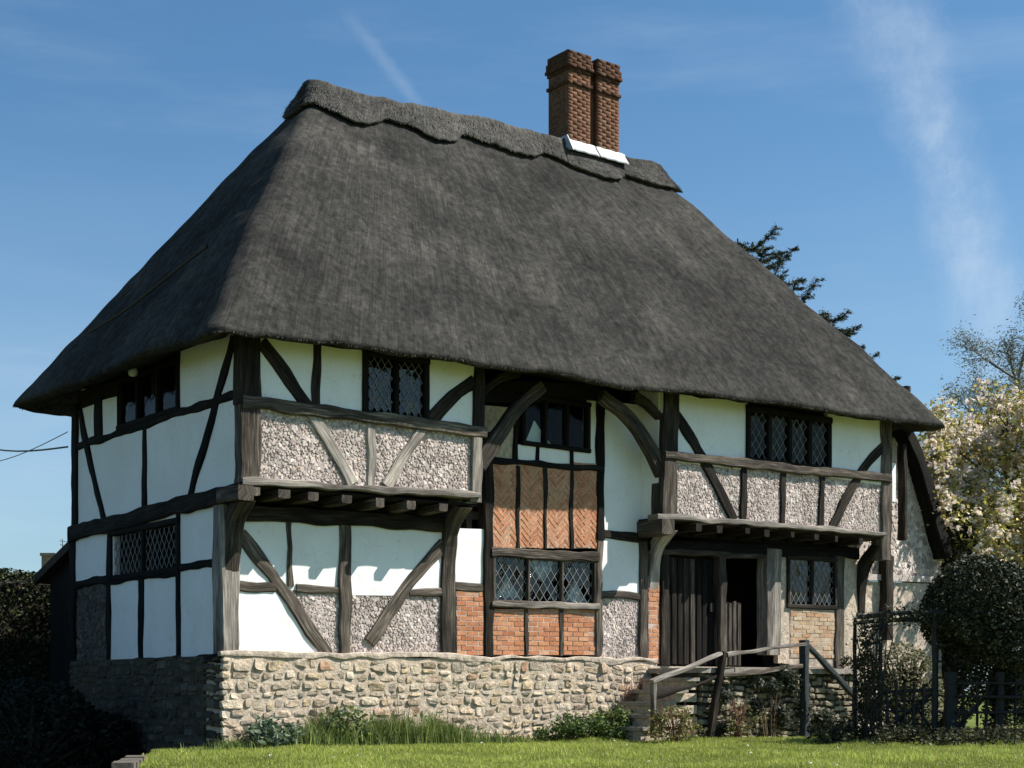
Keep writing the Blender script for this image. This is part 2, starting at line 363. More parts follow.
def smooth_path(pts, step=0.13):
    pts = [Vector(p) for p in pts]
    if len(pts) == 2:
        n = max(2, int((pts[1] - pts[0]).length / step)); return [pts[0].lerp(pts[1], i / n) for i in range(n + 1)]
    P = [pts[0] * 2 - pts[1]] + pts + [pts[-1] * 2 - pts[-2]]; out = []
    for i in range(1, len(P) - 2):
        n = max(2, int((P[i + 1] - P[i]).length / step))
        for k in range(n):
            t = k / n
            out.append(0.5 * ((2 * P[i]) + (P[i + 1] - P[i - 1]) * t + (2 * P[i - 1] - 5 * P[i] + 4 * P[i + 1] - P[i + 2]) * t * t + (3 * P[i] - P[i - 1] - 3 * P[i + 1] + P[i + 2]) * t ** 3))
    out.append(pts[-1]); return out
TC = [0]
def beam(name, pts, w, normal, depth=0.16, proud=0.0, mat='oak', parent=None, w2=None, wob=0.022, label=None):
    """a hewn timber: chamfered section swept along pts, front face at pts + normal*proud"""
    TC[0] += 1; o = TC[0] * 3.71
    P = smooth_path(pts); Nn = Vector(normal).normalized(); n = len(P)
    V = []; F = []; UV = []; s = 0.0
    pr = proud + random.uniform(-0.003, 0.003)
    for i, p in enumerate(P):
        T = (P[min(i + 1, n - 1)] - P[max(i - 1, 0)]).normalized(); S = Nn.cross(T).normalized()
        if i: s += (p - P[i - 1]).length
        ww = w if w2 is None else w + (w2 - w) * i / (n - 1)
        ends = 0.0 if 0 < i < n - 1 else 1.0
        c = min(0.018, ww * 0.14)
        a = ww / 2 + wob * nz(p, 2.6, o) * 1.6; b = ww / 2 + wob * nz(p, 2.6, o + 9) * 1.6; sh = wob * nz(p, 1.3, o + 21)
        f0 = pr + wob * 0.6 * nz(p, 3.1, o + 4)
        prof = [(-a + sh, -depth), (-a + sh, f0 - c), (-a + c + sh, f0), (sh, f0 + 0.003), (b - c + sh, f0), (b + sh, f0 - c), (b + sh, -depth)]
        k = 0.0
        for j, (q, r) in enumerate(prof):
            V.append(p + S * q + Nn * r)
            if j: k += math.hypot(q - prof[j - 1][0], r - prof[j - 1][1])
            UV.append((s, k))
    m = 7
    for i in range(n - 1):
        for j in range(m):
            F.append((i * m + j, i * m + (j + 1) % m, (i + 1) * m + (j + 1) % m, (i + 1) * m + j))
    F.append(tuple(range(m))[::-1]); F.append(tuple((n - 1) * m + j for j in range(m)))
    return part(name, pymesh(name, V, F, M[mat], False, UV), parent, None, label)
FN, EN = (0, -1, 0), (-1, 0, 0)
def fpts(pix, Y): return [(FY(px, py, Y)[0], Y, FY(px, py, Y)[1]) for px, py in pix]
def epts(pix, X=0.0): return [(X, EX(px, py, X)[0], EX(px, py, X)[1]) for px, py in pix]
def wpost(l, r, Y, py=500): return abs(FY(r, py, Y)[0] - FY(l, py, Y)[0])

# ------------------------------------------------------------------ terrain
LE0, LE1 = (-0.83, 0.80), (-2.85, -3.15)          # left edge of the lawn, from the corner of the house towards the camera
lx, ly = LE1[0] - LE0[0], LE1[1] - LE0[1]; ll = math.hypot(lx, ly)
def sstep(a, b, x): t = np.clip((x - a) / (b - a), 0, 1); return t * t * (3 - 2 * t)
def ground_h(x, y):
    x = np.asarray(x, float); y = np.asarray(y, float)
    # signed distance to the left of the lawn edge / the end wall line
    d1 = ((x - LE0[0]) * ly - (y - LE0[1]) * lx) / ll          # >0 on the yard side for y < LE0.y
    d2 = np.where(y < 1.2, -(x + 0.55), -(x - 0.12))
    d = np.where(y < LE0[1], d1, d2)
    h = -0.85 * sstep(0.05, 0.35, d)
    front = -0.85 * sstep(-8.0, -14.0, y)
    h = np.minimum(h, front) + 0.0
    h = h + 0.02 * np.sin(x * 1.1 + y * 0.7) + 0.015 * np.sin(x * 2.3 - y * 1.9)
    h = h - 0.05
    return h
def lawn_d(x, y):
    return ((x - LE0[0]) * ly - (y - LE0[1]) * lx) / ll
gx = np.concatenate([[-900, -400, -150, -60, -30, -18], np.arange(-12, 20, 0.16), [22, 26, 32, 45, 80, 160, 400, 900]])
gy = np.concatenate([[-300, -100, -45, -30, -22], np.arange(-18, 12, 0.16), [14, 18, 25, 40, 80, 160, 400, 1200]])
GX, GY = np.meshgrid(gx, gy); GZ = ground_h(GX, GY)
nx_, ny_ = len(gx), len(gy)
idx = np.arange(nx_ * ny_).reshape(ny_, nx_)
Fq = np.stack([idx[:-1, :-1], idx[:-1, 1:], idx[1:, 1:], idx[1:, :-1]], -1).reshape(-1, 4)
GV = np.stack([GX, GY, GZ], -1).reshape(-1, 3)
fc = GV[Fq].mean(1)
yard = np.where(fc[:, 1] < LE0[1], (lawn_d(fc[:, 0], fc[:, 1]) > 0.22), fc[:, 0] < np.where(fc[:, 1] < 1.2, -0.7, -0.1)) & (fc[:, 0] > -13) & (fc[:, 1] < 13) & (fc[:, 1] > -18)
g = part('ground', npmesh('ground', GV, Fq, M['lawn'], None, True), None, 'structure')
yv = GV.copy(); yv[:, 2] += 0.004
used = np.unique(Fq[yard]); rm = np.full(len(GV), -1); rm[used] = np.arange(len(used))
part('yard', npmesh('yard', yv[used], rm[Fq[yard]], M['asphalt'], None, True), None, 'structure')
def gz(x, y): return float(ground_h(x, y))

# ------------------------------------------------------------------ the cottage
J = 0.5
HX = FY(890, 480, 0)[0]; HW = 5.85
Zr = lambda z: z + H
house = thing('thatched_cottage', 'large timber-framed cottage with dark thatched roof, white plaster panels and brick chimney', 'cottage', (0, 0, 0))

# --- thatched roof
EX0, EX1, EY0, EY1 = -0.70, 14.50, -0.56, 6.90
RX0, RX1, RY = 2.95, 10.30, 3.12
RZ = Zr(9.62)
def eave_z(x): return Zr(4.64) + 0.0195 * (x + 0.65)
ARC = 12
def ring_dirs():
    U = []                                   # (kind, a) : fixed parametrisation for every ring
    nX, nY = 130, 56
    for i in range(nX): U.append((0, i / nX))
    for i in range(ARC): U.append((1, i / ARC))
    for i in range(nY): U.append((2, i / nY))
    for i in range(ARC): U.append((3, i / ARC))
    for i in range(nX): U.append((4, i / nX))
    for i in range(ARC): U.append((5, i / ARC))
    for i in range(nY): U.append((6, i / nY))
    for i in range(ARC): U.append((7, i / ARC))
    return U
RU = ring_dirs(); NU = len(RU)
def roof_pt(u, t, off=0.0):
    """point on the thatch: u in ring parameter list, t 0 eave .. 1 ridge"""
    k, a = u
    x0 = EX0 + (RX0 - EX0) * t - off; x1 = EX1 + (RX1 - EX1) * t + off
    y0 = EY0 + (RY - 0.05 - EY0) * t - off; y1 = EY1 + (RY + 0.05 - EY1) * t + off
    r = min(0.26 - 0.08 * t, (y1 - y0) / 2 * 0.95, (x1 - x0) / 2 * 0.95)
    if k == 0: x, y = x0 + r + (x1 - x0 - 2 * r) * a, y0
    elif k == 1: x, y = x1 - r + r * math.sin(a * math.pi / 2), y0 + r - r * math.cos(a * math.pi / 2)
    elif k == 2: x, y = x1, y0 + r + (y1 - y0 - 2 * r) * a
    elif k == 3: x, y = x1 - r + r * math.cos(a * math.pi / 2), y1 - r + r * math.sin(a * math.pi / 2)
    elif k == 4: x, y = x1 - r - (x1 - x0 - 2 * r) * a, y1
    elif k == 5: x, y = x0 + r - r * math.sin(a * math.pi / 2), y1 - r + r * math.cos(a * math.pi / 2)
    elif k == 6: x, y = x0, y1 - r - (y1 - y0 - 2 * r) * a
    else: x, y = x0 + r - r * math.cos(a * math.pi / 2), y0 + r - r * math.sin(a * math.pi / 2)
    ze = eave_z(x); hog = float(0.17 * sstep(3.2, 8.2, np.array(x))); z = ze + (RZ + hog - ze) * t + 0.10 * math.sin(math.pi * t) + off * 0.6
    lump = 0.06 * nz((x, y, z), 0.8, 3) + 0.03 * nz((x, y, z), 2.3, 8) + 0.006 * nz((x, y, z), 4.2, 1)
    return Vector((x, y, z + lump * 1.2))
NT = 70
V = []; UVs = []
prof = []                                     # underside and cut edge of the eaves, then the slope
for (inset, dz) in ((1.1, 0.30), (0.62, 0.14), (0.30, 0.02), (0.10, -0.03), (0.02, 0.0)): prof.append(('low', inset, dz))
for i in range(NT + 1): prof.append(('t', 0.012 + (1 - 0.012) * i / NT, 0))
for kind, a, dz in prof:
    for j, u in enumerate(RU):
        if kind == 't': p = roof_pt(u, a); vv = a * 6
        else:
            p = roof_pt(u, 0.0); c = Vector((min(max(p.x, EX0 + 1.6), EX1 - 1.6), min(max(p.y, EY0 + 1.6), EY1 - 1.6), p.z)); d = (c - p); d.z = 0
            if d.length > 1e-4: d.normalize()
            p = p + d * a; p.z += dz + 0.018 * nz(p, 5, 2); vv = -a
        V.append(p); UVs.append((j / NU * 44, vv))
Vn = np.array([tuple(p) for p in V]); R_ = len(prof)
ii = np.arange(R_ * NU).reshape(R_, NU)
Fr = np.stack([ii[:-1], np.roll(ii[:-1], -1, 1), np.roll(ii[1:], -1, 1), ii[1:]], -1).reshape(-1, 4)
cvar = np.ones((len(Vn), 3))
roof = part('thatched_roof', npmesh('thatched_roof', Vn, Fr, M['thatch'], cvar, True, np.array(UVs)), house)
# ridge cap: thicker layer with a scalloped lower edge
SC = [FY(p, 130, 2.5)[0] for p in (305, 393, 471, 551, 634, 690)]
def cap_depth(u):
    """how far the cap reaches down the slope, as t"""
    k, a = u
    p = roof_pt(u, 0.9)
    if k == 0:
        for i in range(5):
            if SC[i] <= p.x < SC[i + 1]:
                q = (p.x - SC[i]) / (SC[i + 1] - SC[i])
                return 0.46 + 0.30 * math.sin(math.pi * q ** 1.9) * (1.0 if i < 4 else 0.3)
        return 0.46
    if k in (1, 2, 3): return 0.46 + 0.12 * math.sin(a * 3.14)
    if k in (4, 5): return 0.55
    if k == 6: return 0.55 + 0.2 * abs(math.sin(a * math.pi))
    return 0.55 - 0.09 * a
SLEN = 6.05
capV = []; capUV = []; NC = 14
OFF = 0.10
rows = [(-1, 0), ] + [(i / NC, OFF) for i in range(NC + 1)]
for (s, off) in rows:
    for j, u in enumerate(RU):
        d = cap_depth(u) * (1.0 + 0.02 * math.sin(j * 1.7)) / SLEN
        tl = 1 - d
        if s < 0: p = roof_pt(u, tl + 0.02, -0.03)
        else:
            t = tl + (1 - tl) * s
            o = off * (0.75 + 0.25 * min(1, s * 5)) + 0.10 * s * s
            p = roof_pt(u, t, o * 0.82); p.z += 0.014 * nz(p, 4, 5) + 0.010 * nz(p, 9, 3)
        capV.append(p); capUV.append((j / NU * 60, s))
ctr = len(capV); capV.append(Vector(((RX0 + RX1) / 2, RY, RZ + 0.26))); capUV.append((0, 1))
RR = len(rows); ii = np.arange(RR * NU).reshape(RR, NU)
Fc = np.stack([ii[:-1], np.roll(ii[:-1], -1, 1), np.roll(ii[1:], -1, 1), ii[1:]], -1).reshape(-1, 4).tolist()
# close the top as a strip across the narrow ridge
top = list(ii[-1])
nX, nY = 130, 56
f_ = top[0:nX]; b_ = list(reversed(top[nX + ARC + nY + ARC: 2 * nX + ARC + nY + ARC]))
for i in range(nX - 1): Fc.append([f_[i], f_[i + 1], b_[i + 1], b_[i]])
re = top[nX - 1: nX + ARC + nY + ARC + 1]; le = top[2 * nX + ARC + nY + ARC - 1:] + [top[0]]
CV = np.array([tuple(p) for p in capV])
for loop in (re, le):
    h = len(loop) // 2
    for i in range(h - 1):
        Fc.append([loop[i], loop[i + 1], loop[-2 - i], loop[-1 - i]])
ridge = part('ridge_cap', npmesh('ridge_cap', CV, np.array(Fc), M['ridge'], np.ones((len(CV), 3)), True, np.array(capUV)), roof)
# loose straw over the slope, the cap and the eaves
def straw(Vg, rows_, n, lmin, lmax, tone, seed, lift=0.10, rmin=0, rmax=None, ucols=None):
    r = np.random.default_rng(seed)
    rmax = rows_ - 2 if rmax is None else rmax
    gi = r.integers(rmin, rmax, n); gj = r.integers(0, NU, n) if ucols is None else r.choice(ucols, n)
    a, b = r.random(n)[:, None], r.random(n)[:, None]
    A = Vg[gi * NU + gj]; B = Vg[gi * NU + (gj + 1) % NU]; C = Vg[(gi + 1) * NU + gj]; D = Vg[(gi + 1) * NU + (gj + 1) % NU]
    P = (A * (1 - a) + B * a) * (1 - b) + (C * (1 - a) + D * a) * b
    dn = A - C + r.normal(0, 0.0, (n, 3)); dn /= np.linalg.norm(dn, axis=1)[:, None] + 1e-9
    sd = B - A; sd /= np.linalg.norm(sd, axis=1)[:, None] + 1e-9
    nr = np.cross(sd, -dn); nr /= np.linalg.norm(nr, axis=1)[:, None] + 1e-9
    dn = dn + sd * r.normal(0, 0.22, (n, 1)) + nr * np.abs(r.normal(0, lift, (n, 1)))
    L = r.uniform(lmin, lmax, (n, 1)); w = r.uniform(0.005, 0.012, (n, 1))
    base = P - nr * 0.006
    V_ = np.stack([base - sd * w, base + sd * w, base + dn * L], 1).reshape(-1, 3)
    F_ = np.arange(3 * n).reshape(n, 3)
    t = np.clip(r.lognormal(0, 0.38, n), 0.35, 2.5)[:, None] * np.array(tone) * (1 + r.normal(0, 0.05, (n, 3)))
    pt_ = np.array([noise.noise((p[0] * 0.8, p[1] * 0.8, p[2] * 0.6)) + 0.7 * noise.noise((p[0] * 2.3 - p[2] * 0.5, p[1] * 2.3, p[2] * 1.1)) + 0.4 * noise.noise((p[0] * 6, p[1] * 6, p[2] * 3)) for p in P])[:, None]
    t = t * np.clip(1 + 0.6 * pt_, 0.35, 2.2)
    return V_, F_, np.repeat(np.clip(t, 0.004, 0.5), 3, 0)
S = Soup()
fr_cols = np.array([j for j, u in enumerate(RU) if u[0] in (0, 1, 6, 7, 5)])
S.add(*straw(Vn, R_, 110000, 0.03, 0.10, (0.035, 0.0336, 0.0318), 1, 0.06, 7, R_ - 2, fr_cols))
S.add(*straw(Vn, R_, 9000, 0.02, 0.06, (0.045, 0.041, 0.036), 2, 0.12, 4, 7, fr_cols))
part('thatch_straw', S.mesh('thatch_straw', M['straw']), roof, 'stuff')
S = Soup(); S.add(*straw(CV[:RR * NU], RR, 34000, 0.03, 0.09, (0.085, 0.081, 0.075), 3, 0.22, 2, RR - 2))
part('ridge_straw', S.mesh('ridge_straw', M['straw']), roof, 'stuff')
# cord lying on the shaded hip slope
pth = []
for px, py in ((94, 336), (130, 312), (168, 284), (196, 262), (212, 250)):
    best = min(((u, t) for u in RU[-(56 + ARC):] for t in [i / 60 for i in range(2, 40)]), key=lambda ut: (lambda s: (s[0] - px) ** 2 + (s[1] - py) ** 2)(toscreen(np.array(roof_pt(*ut)))))
    q = roof_pt(*best); pth.append(q + Vector((-0.07, 0, 0.05)))
part('netting_wire', pymesh('netting_wire', *tube(smooth_path(pth), [0.022] * len(smooth_path(pth)), 5), M['oak']), roof)

# --- chimney of two joined shafts
CY0, CY1 = 2.86, 3.42
CXa, CXb = FY(568, 90, CY0)[0], FY(619, 90, CY0)[0]
chim = part('chimney', boxmesh('chimney', (CXa + 0.03, CXb - 0.03, CY0 + 0.04, CY1 - 0.04, Zr(8.7), Zr(11.10)), M['mortar']), house)
ZT = FY(568, 50, CY0)[1]
S = Soup()
def brick_soup(S, x0, x1, y0, y1, z0, z1, c):
    b = 0.001
    v = []
    for (zz, e) in ((z0, b), (z0 + b, 0), (z1 - b, 0), (z1, b)):
        v += [(x0 + e, y0 + e, zz), (x1 - e, y0 + e, zz), (x1 - e, y1 - e, zz), (x0 + e, y1 - e, zz)]
    f = [(3, 2, 1, 0), (12, 13, 14, 15)]
    for k in range(3):
        for i in range(4): f.append((k * 4 + i, k * 4 + (i + 1) % 4, k * 4 + 4 + (i + 1) % 4, k * 4 + 4 + i))
    S.add(v, f, c)
wgap = 0.17; sw = (CXb - CXa - wgap) / 2
zc = Zr(8.9); k = 0
BC = [(0.145, 0.073, 0.045), (0.16, 0.08, 0.048), (0.135, 0.068, 0.042), (0.15, 0.083, 0.053), (0.125, 0.064, 0.041)]
while zc < ZT - 0.02:
    d = ZT - zc
    e = 0.0
    if d < 0.16: e = 0.015
    elif d < 0.24: e = 0.035
    elif d < 0.32: e = 0.05
    elif d < 0.40: e = 0.02
    elif 0.56 < d < 0.64: e = 0.03
    for sx in (CXa, CXa + sw + wgap):
        x0, x1, y0, y1 = sx - e, sx + sw + e, CY0 - e, CY1 + e
        off = 0.10 * (k % 2)
        def run(a0, a1, fn):
            a = a0 - off
            while a < a1:
                l, h_ = max(a, a0), min(a + 0.215, a1)
                if h_ - l > 0.02: fn(l + 0.002, h_ - 0.002)
                a += 0.215
        cc = lambda: np.array(random.choice(BC)) * random.uniform(0.93, 1.06) * (0.55 if d < 0.40 or 0.56 < d < 0.64 else 1)
        run(x0, x1, lambda a, b: brick_soup(S, a, b, y0 + random.uniform(-.0015, .0015), y0 + 0.1, zc + 0.002, zc + 0.0575, cc()))
        run(x0, x1, lambda a, b: brick_soup(S, a, b, y1 - 0.1, y1, zc + 0.002, zc + 0.0575, cc()))
        run(y0 + 0.11, y1 - 0.11, lambda a, b: brick_soup(S, x0 + random.uniform(-.0015, .0015), x0 + 0.1, a, b, zc + 0.002, zc + 0.0575, cc()))
        run(y0 + 0.11, y1 - 0.11, lambda a, b: brick_soup(S, x1 - 0.1, x1, a, b, zc + 0.002, zc + 0.0575, cc()))
    zc += 0.060; k += 1
part('chimney_bricks', S.mesh('chimney_bricks', M['chbrick']), chim, 'stuff')
chim.data = pymesh('chimney', *(lambda a, b: (a[0] + b[0], a[1] + [tuple(i + 8 for i in q) for q in b[1]]))(
    boxv(CXa + .004, CXa + sw - .004, CY0 + .003, CY1 - .004, Zr(8.7), ZT - 0.03), boxv(CXa + sw + wgap + .004, CXb - .004, CY0 + .003, CY1 - .004, Zr(8.7), ZT - 0.03)), M['sootmortar'])
part('joining_wall', boxmesh('joining_wall', (CXa + sw - 0.01, CXa + sw + wgap + 0.01, CY0 + 0.13, CY1 - 0.13, Zr(8.7), ZT - 0.05), M['sootmortar']), chim)
# lead flashing round its foot, following the ridge
ZF = FY(594, 149, CY0)[1]
def flash(x0, x1):
    v = []; nn = 8
    for i in range(nn + 1):
        x = x0 + (x1 - x0) * i / nn; jz = 0.006 * math.sin(i * 2.1)
        v += [(x, CY0 - 0.02, ZF + 0.05 + jz), (x, CY0 - 0.035, ZF + 0.0 + jz), (x, CY0 - 0.15, ZF - 0.16 + jz), (x, CY0 - 0.145, ZF - 0.18 + jz), (x, CY0 - 0.01, ZF - 0.12)]
    f = []
    for i in range(nn):
        for k in range(5): f.append((i * 5 + k, i * 5 + (k + 1) % 5, i * 5 + 5 + (k + 1) % 5, i * 5 + 5 + k))
    f += [(0, 1, 2, 3, 4), tuple(nn * 5 + q for q in (4, 3, 2, 1, 0))]
    return pymesh('lead_flashing', v, f, M['lead'])
part('lead_flashing', flash(CXa - 0.06, CXa + sw + 0.10), chim)
part('lead_flashing', flash(CXa + sw + 0.13, CXb + 0.12), chim)
sv = [(CXa - 0.02, CY0 - 0.2, ZF - 0.2), (CXa - 0.02, CY1, ZF + 0.0), (CXa - 0.02, CY1, ZF + 0.12), (CXa - 0.02, CY0 - 0.02, ZF + 0.12)]
part('lead_flashing', pymesh('lead_side', sv + [(x - 0.02, y, z) for x, y, z in sv], [(0, 1, 2, 3), (7, 6, 5, 4), (0, 4, 5, 1), (1, 5, 6, 2), (2, 6, 7, 3), (3, 7, 4, 0)], M['lead']), chim)
# short flue on the far hip
fp = FY(906, 393, 2.0)
part('flue_pipe', pymesh('flue_pipe', *(lambda a, b: (a[0] + b[0], a[1] + [tuple(i + len(a[0]) for i in q) for q in b[1]]))(
    tube([(fp[0], 2.0, fp[1] - 0.9), (fp[0], 2.0, fp[1])], [0.045, 0.045], 10), tube([(fp[0], 2.0, fp[1]), (fp[0], 2.0, fp[1] + 0.03), (fp[0], 2.0, fp[1] + 0.13), (fp[0], 2.0, fp[1] + 0.15)], [0.04, 0.10, 0.10, 0.02], 10)), M['iron']), roof)

# --- wall shells nobody sees from the front: back, right end, floors
part('back_wall', boxmesh('back_wall', (0.16, HX - 0.02, HW - 0.15, HW, -0.9, Zr(5.35)), M['plaster']), house)
part('end_wall', boxmesh('end_wall', (HX - 0.2, HX - 0.03, 0.12, HW - 0.16, Zr(2.95), Zr(5.5)), M['plaster']), house)
part('end_wall', boxmesh('end_wall', (HX - 0.2, HX - 0.035, J + 0.12, HW - 0.16, -0.3, Zr(2.94)), M['mortar_pale']), house)
part('upper_floor', boxmesh('upper_floor', (0.12, HX - 0.21, J + 0.15, HW - 0.17, Zr(2.62), Zr(2.74)), M['floor']), house)
part('lower_floor', boxmesh('lower_floor', (0.12, HX - 0.21, J + 0.15, HW - 0.17, 0.0, Zr(0.4)), M['floor']), house)
part('inner_wall', boxmesh('inner_wall', (4.2, 4.3, J + 0.16, HW - 0.18, Zr(0.4), Zr(5.2)), M['floor']), house)
part('inner_wall', boxmesh('inner_wall', (7.7, 7.8, J + 0.16, HW - 0.18, Zr(0.4), Zr(5.2)), M['floor']), house)
part('inner_wall', boxmesh('inner_wall', (0.14, HX - 0.22, 3.0, 3.1, Zr(0.4), Zr(5.2)), M['floor']), house)

# --- infill panels
def slab(name, poly, plane, at, thick=0.10, mat='plaster', parent=house, recess=0.028, rough=0.006, label=None):
    """poly in pixels on a wall plane; a slab with a slightly uneven face"""
    if plane == 'F': q = [FY(px, py, at) for px, py in poly]
    else: q = [EX(px, py, at) for px, py in poly]
    rc = recess + random.uniform(-0.002, 0.002)
    # bilinear grid for quads, fan for others
    if len(q) == 4:
        n = 10; v = []; f = []
        for i in range(n + 1):
            for j in range(n + 1):
                a, b = i / n, j / n
                u = (q[0][0] * (1 - a) + q[1][0] * a) * (1 - b) + (q[3][0] * (1 - a) + q[2][0] * a) * b
                z = (q[0][1] * (1 - a) + q[1][1] * a) * (1 - b) + (q[3][1] * (1 - a) + q[2][1] * a) * b
                e = rough * nz((u, z, at), 2.2, at * 7 + 3) * 1.5
                v.append((u, at + rc + e, z) if plane == 'F' else (at + rc + e, u, z))
        for i in range(n):
            for j in range(n): f.append((i * (n + 1) + j, i * (n + 1) + j + 1, (i + 1) * (n + 1) + j + 1, (i + 1) * (n + 1) + j))
        rim = [i * (n + 1) for i in range(n + 1)] + [n * (n + 1) + j for j in range(1, n + 1)] + [i * (n + 1) + n for i in range(n - 1, -1, -1)] + [j for j in range(n - 1, 0, -1)]
    else:
        v = [(u, at + rc, z) if plane == 'F' else (at + rc, u, z) for u, z in q]; f = [tuple(range(len(q)))]; rim = list(range(len(q)))
    b0 = len(v)
    for r in rim:
        x, y, z = v[r]; v.append((x, at + rc + thick, z) if plane == 'F' else (at + rc + thick, y, z))
    m = len(rim)
    for i in range(m): f.append((rim[i], rim[(i + 1) % m], b0 + (i + 1) % m, b0 + i))
    f.append(tuple(range(b0, b0 + m)))
    me = pymesh(name, v, f, M[mat])
    import bmesh
    bm = bmesh.new(); bm.from_mesh(me); bmesh.ops.recalc_face_normals(bm, faces=bm.faces); bm.to_mesh(me); bm.free()
    return part(name, me, parent, None, label)
def inpoly(poly, x, y):
    c = False; n = len(poly)
    for i in range(n):
        (x1, y1), (x2, y2) = poly[i], poly[(i + 1) % n]
        if (y1 > y) != (y2 > y) and x < (x2 - x1) * (y - y1) / (y2 - y1) + x1: c = not c
    return c
FC = np.array([(0.50, 0.42, 0.39), (0.46, 0.38, 0.355), (0.41, 0.34, 0.315), (0.34, 0.28, 0.26), (0.24, 0.20, 0.185), (0.52, 0.425, 0.36), (0.59, 0.52, 0.48), (0.45, 0.37, 0.335), (0.38, 0.31, 0.28)])
def flints(poly, plane, at, size=0.05, dark=1.0, recess=0.042, mort='mortar_pale'):
    p = slab('flint_panel', poly, plane, at, 0.10, mort, house, recess + 0.006)
    q = [FY(*c, at) if plane == 'F' else EX(*c, at) for c in poly]
    us = [a for a, b in q]; zs = [b for a, b in q]
    S = Soup(); z = min(zs); row = 0
    while z < max(zs):
        u = min(us) + (row % 2) * size * 0.5
        while u < max(us):
            uu, zz = u + random.uniform(-.3, .3) * size, z + random.uniform(-.3, .3) * size
            if inpoly(q, uu, zz):
                r = size * random.choice((0.45, 0.55, 0.65, 0.75, 1.05)) * random.uniform(0.9, 1.15); a0 = random.uniform(0, 6.28); asp = random.uniform(0.65, 1.0); tilt = random.uniform(0, 3.14)
                v = []; hh = random.uniform(0.002, 0.008)
                for k in range(7):
                    a = a0 + k * 2 * math.pi / 7; rr = r * random.uniform(0.8, 1.15)
                    du, dz = rr * math.cos(a), rr * asp * math.sin(a); du, dz = du * math.cos(tilt) - dz * math.sin(tilt), du * math.sin(tilt) + dz * math.cos(tilt)
                    v.append((du, dz, 0.016))
                for k in range(7): du, dz, _ = v[k]; v.append((du * 0.6, dz * 0.6, -hh + random.uniform(-.004, .004)))
                pts = [(uu + a, at + recess + c, zz + b) if plane == 'F' else (at + recess + c, uu + a, zz + b) for a, b, c in v]
                fs = [(k, (k + 1) % 7, 7 + (k + 1) % 7, 7 + k) for k in range(7)]
                c = FC[random.randrange(len(FC))] * random.uniform(0.8, 1.2) * dark * (1.0 + 0.35 * noise.noise((uu * 2.2, zz * 2.2, at)))
                S.add(pts, fs, c); S.add(pts[7:], [(0, 1, 2), (0, 2, 3), (0, 3, 4), (0, 4, 5), (0, 5, 6)], c * 1.05)
            u += size
        z += size * 0.82; row += 1
    if S.n: part('flint_nodules', S.mesh('flint_nodules', M['flint']), p, 'stuff')
    return p
def clip(poly, x0, x1, y0, y1):
    def cut(P, f, inter):
        out = []
        for i in range(len(P)):
            a, b = P[i - 1], P[i]
            if f(b):
                if not f(a): out.append(inter(a, b))
                out.append(b)
            elif f(a): out.append(inter(a, b))
        return out
    def ix(v): return lambda a, b: (v, a[1] + (b[1] - a[1]) * (v - a[0]) / (b[0] - a[0]))
    def iy(v): return lambda a, b: (a[0] + (b[0] - a[0]) * (v - a[1]) / (b[1] - a[1]), v)
    for f, g_ in ((lambda p: p[0] >= x0, ix(x0)), (lambda p: p[0] <= x1, ix(x1)), (lambda p: p[1] >= y0, iy(y0)), (lambda p: p[1] <= y1, iy(y1))):
        poly = cut(poly, f, g_)
        if len(poly) < 3: return []
    return poly
def area(p): return abs(sum(p[i - 1][0] * p[i][1] - p[i][0] * p[i - 1][1] for i in range(len(p)))) / 2
def prism(name, poly, y_front, y_back, mat, parent, bev=0.006, centre=True):
    """a brick or stone: bevelled outline from y_back to y_front (front towards -Y)"""
    n = len(poly); cx = sum(p[0] for p in poly) / n; cz = sum(p[1] for p in poly) / n
    v = [(x, y_back, z) for x, z in poly] + [(x, y_front + bev, z) for x, z in poly]
    v += [(x + (cx - x) * min(0.4, bev * 1.4 / max(0.02, math.hypot(cx - x, cz - z))), y_front + random.uniform(-.0015, .0015), z + (cz - z) * min(0.4, bev * 1.4 / max(0.02, math.hypot(cx - x, cz - z)))) for x, z in poly]
    f = []
    for k in (0, n):
        for i in range(n): f.append((k + i, k + (i + 1) % n, k + n + (i + 1) % n, k + n + i))
    f.append(tuple(range(2 * n, 3 * n)))
    if parent is None: return v, f
    return part(name, pymesh(name, v, f, M[mat]), parent)
def ccw(p):
    a = sum(p[i - 1][0] * p[i][1] - p[i][0] * p[i - 1][1] for i in range(len(p)))
    return p if a > 0 else p[::-1]
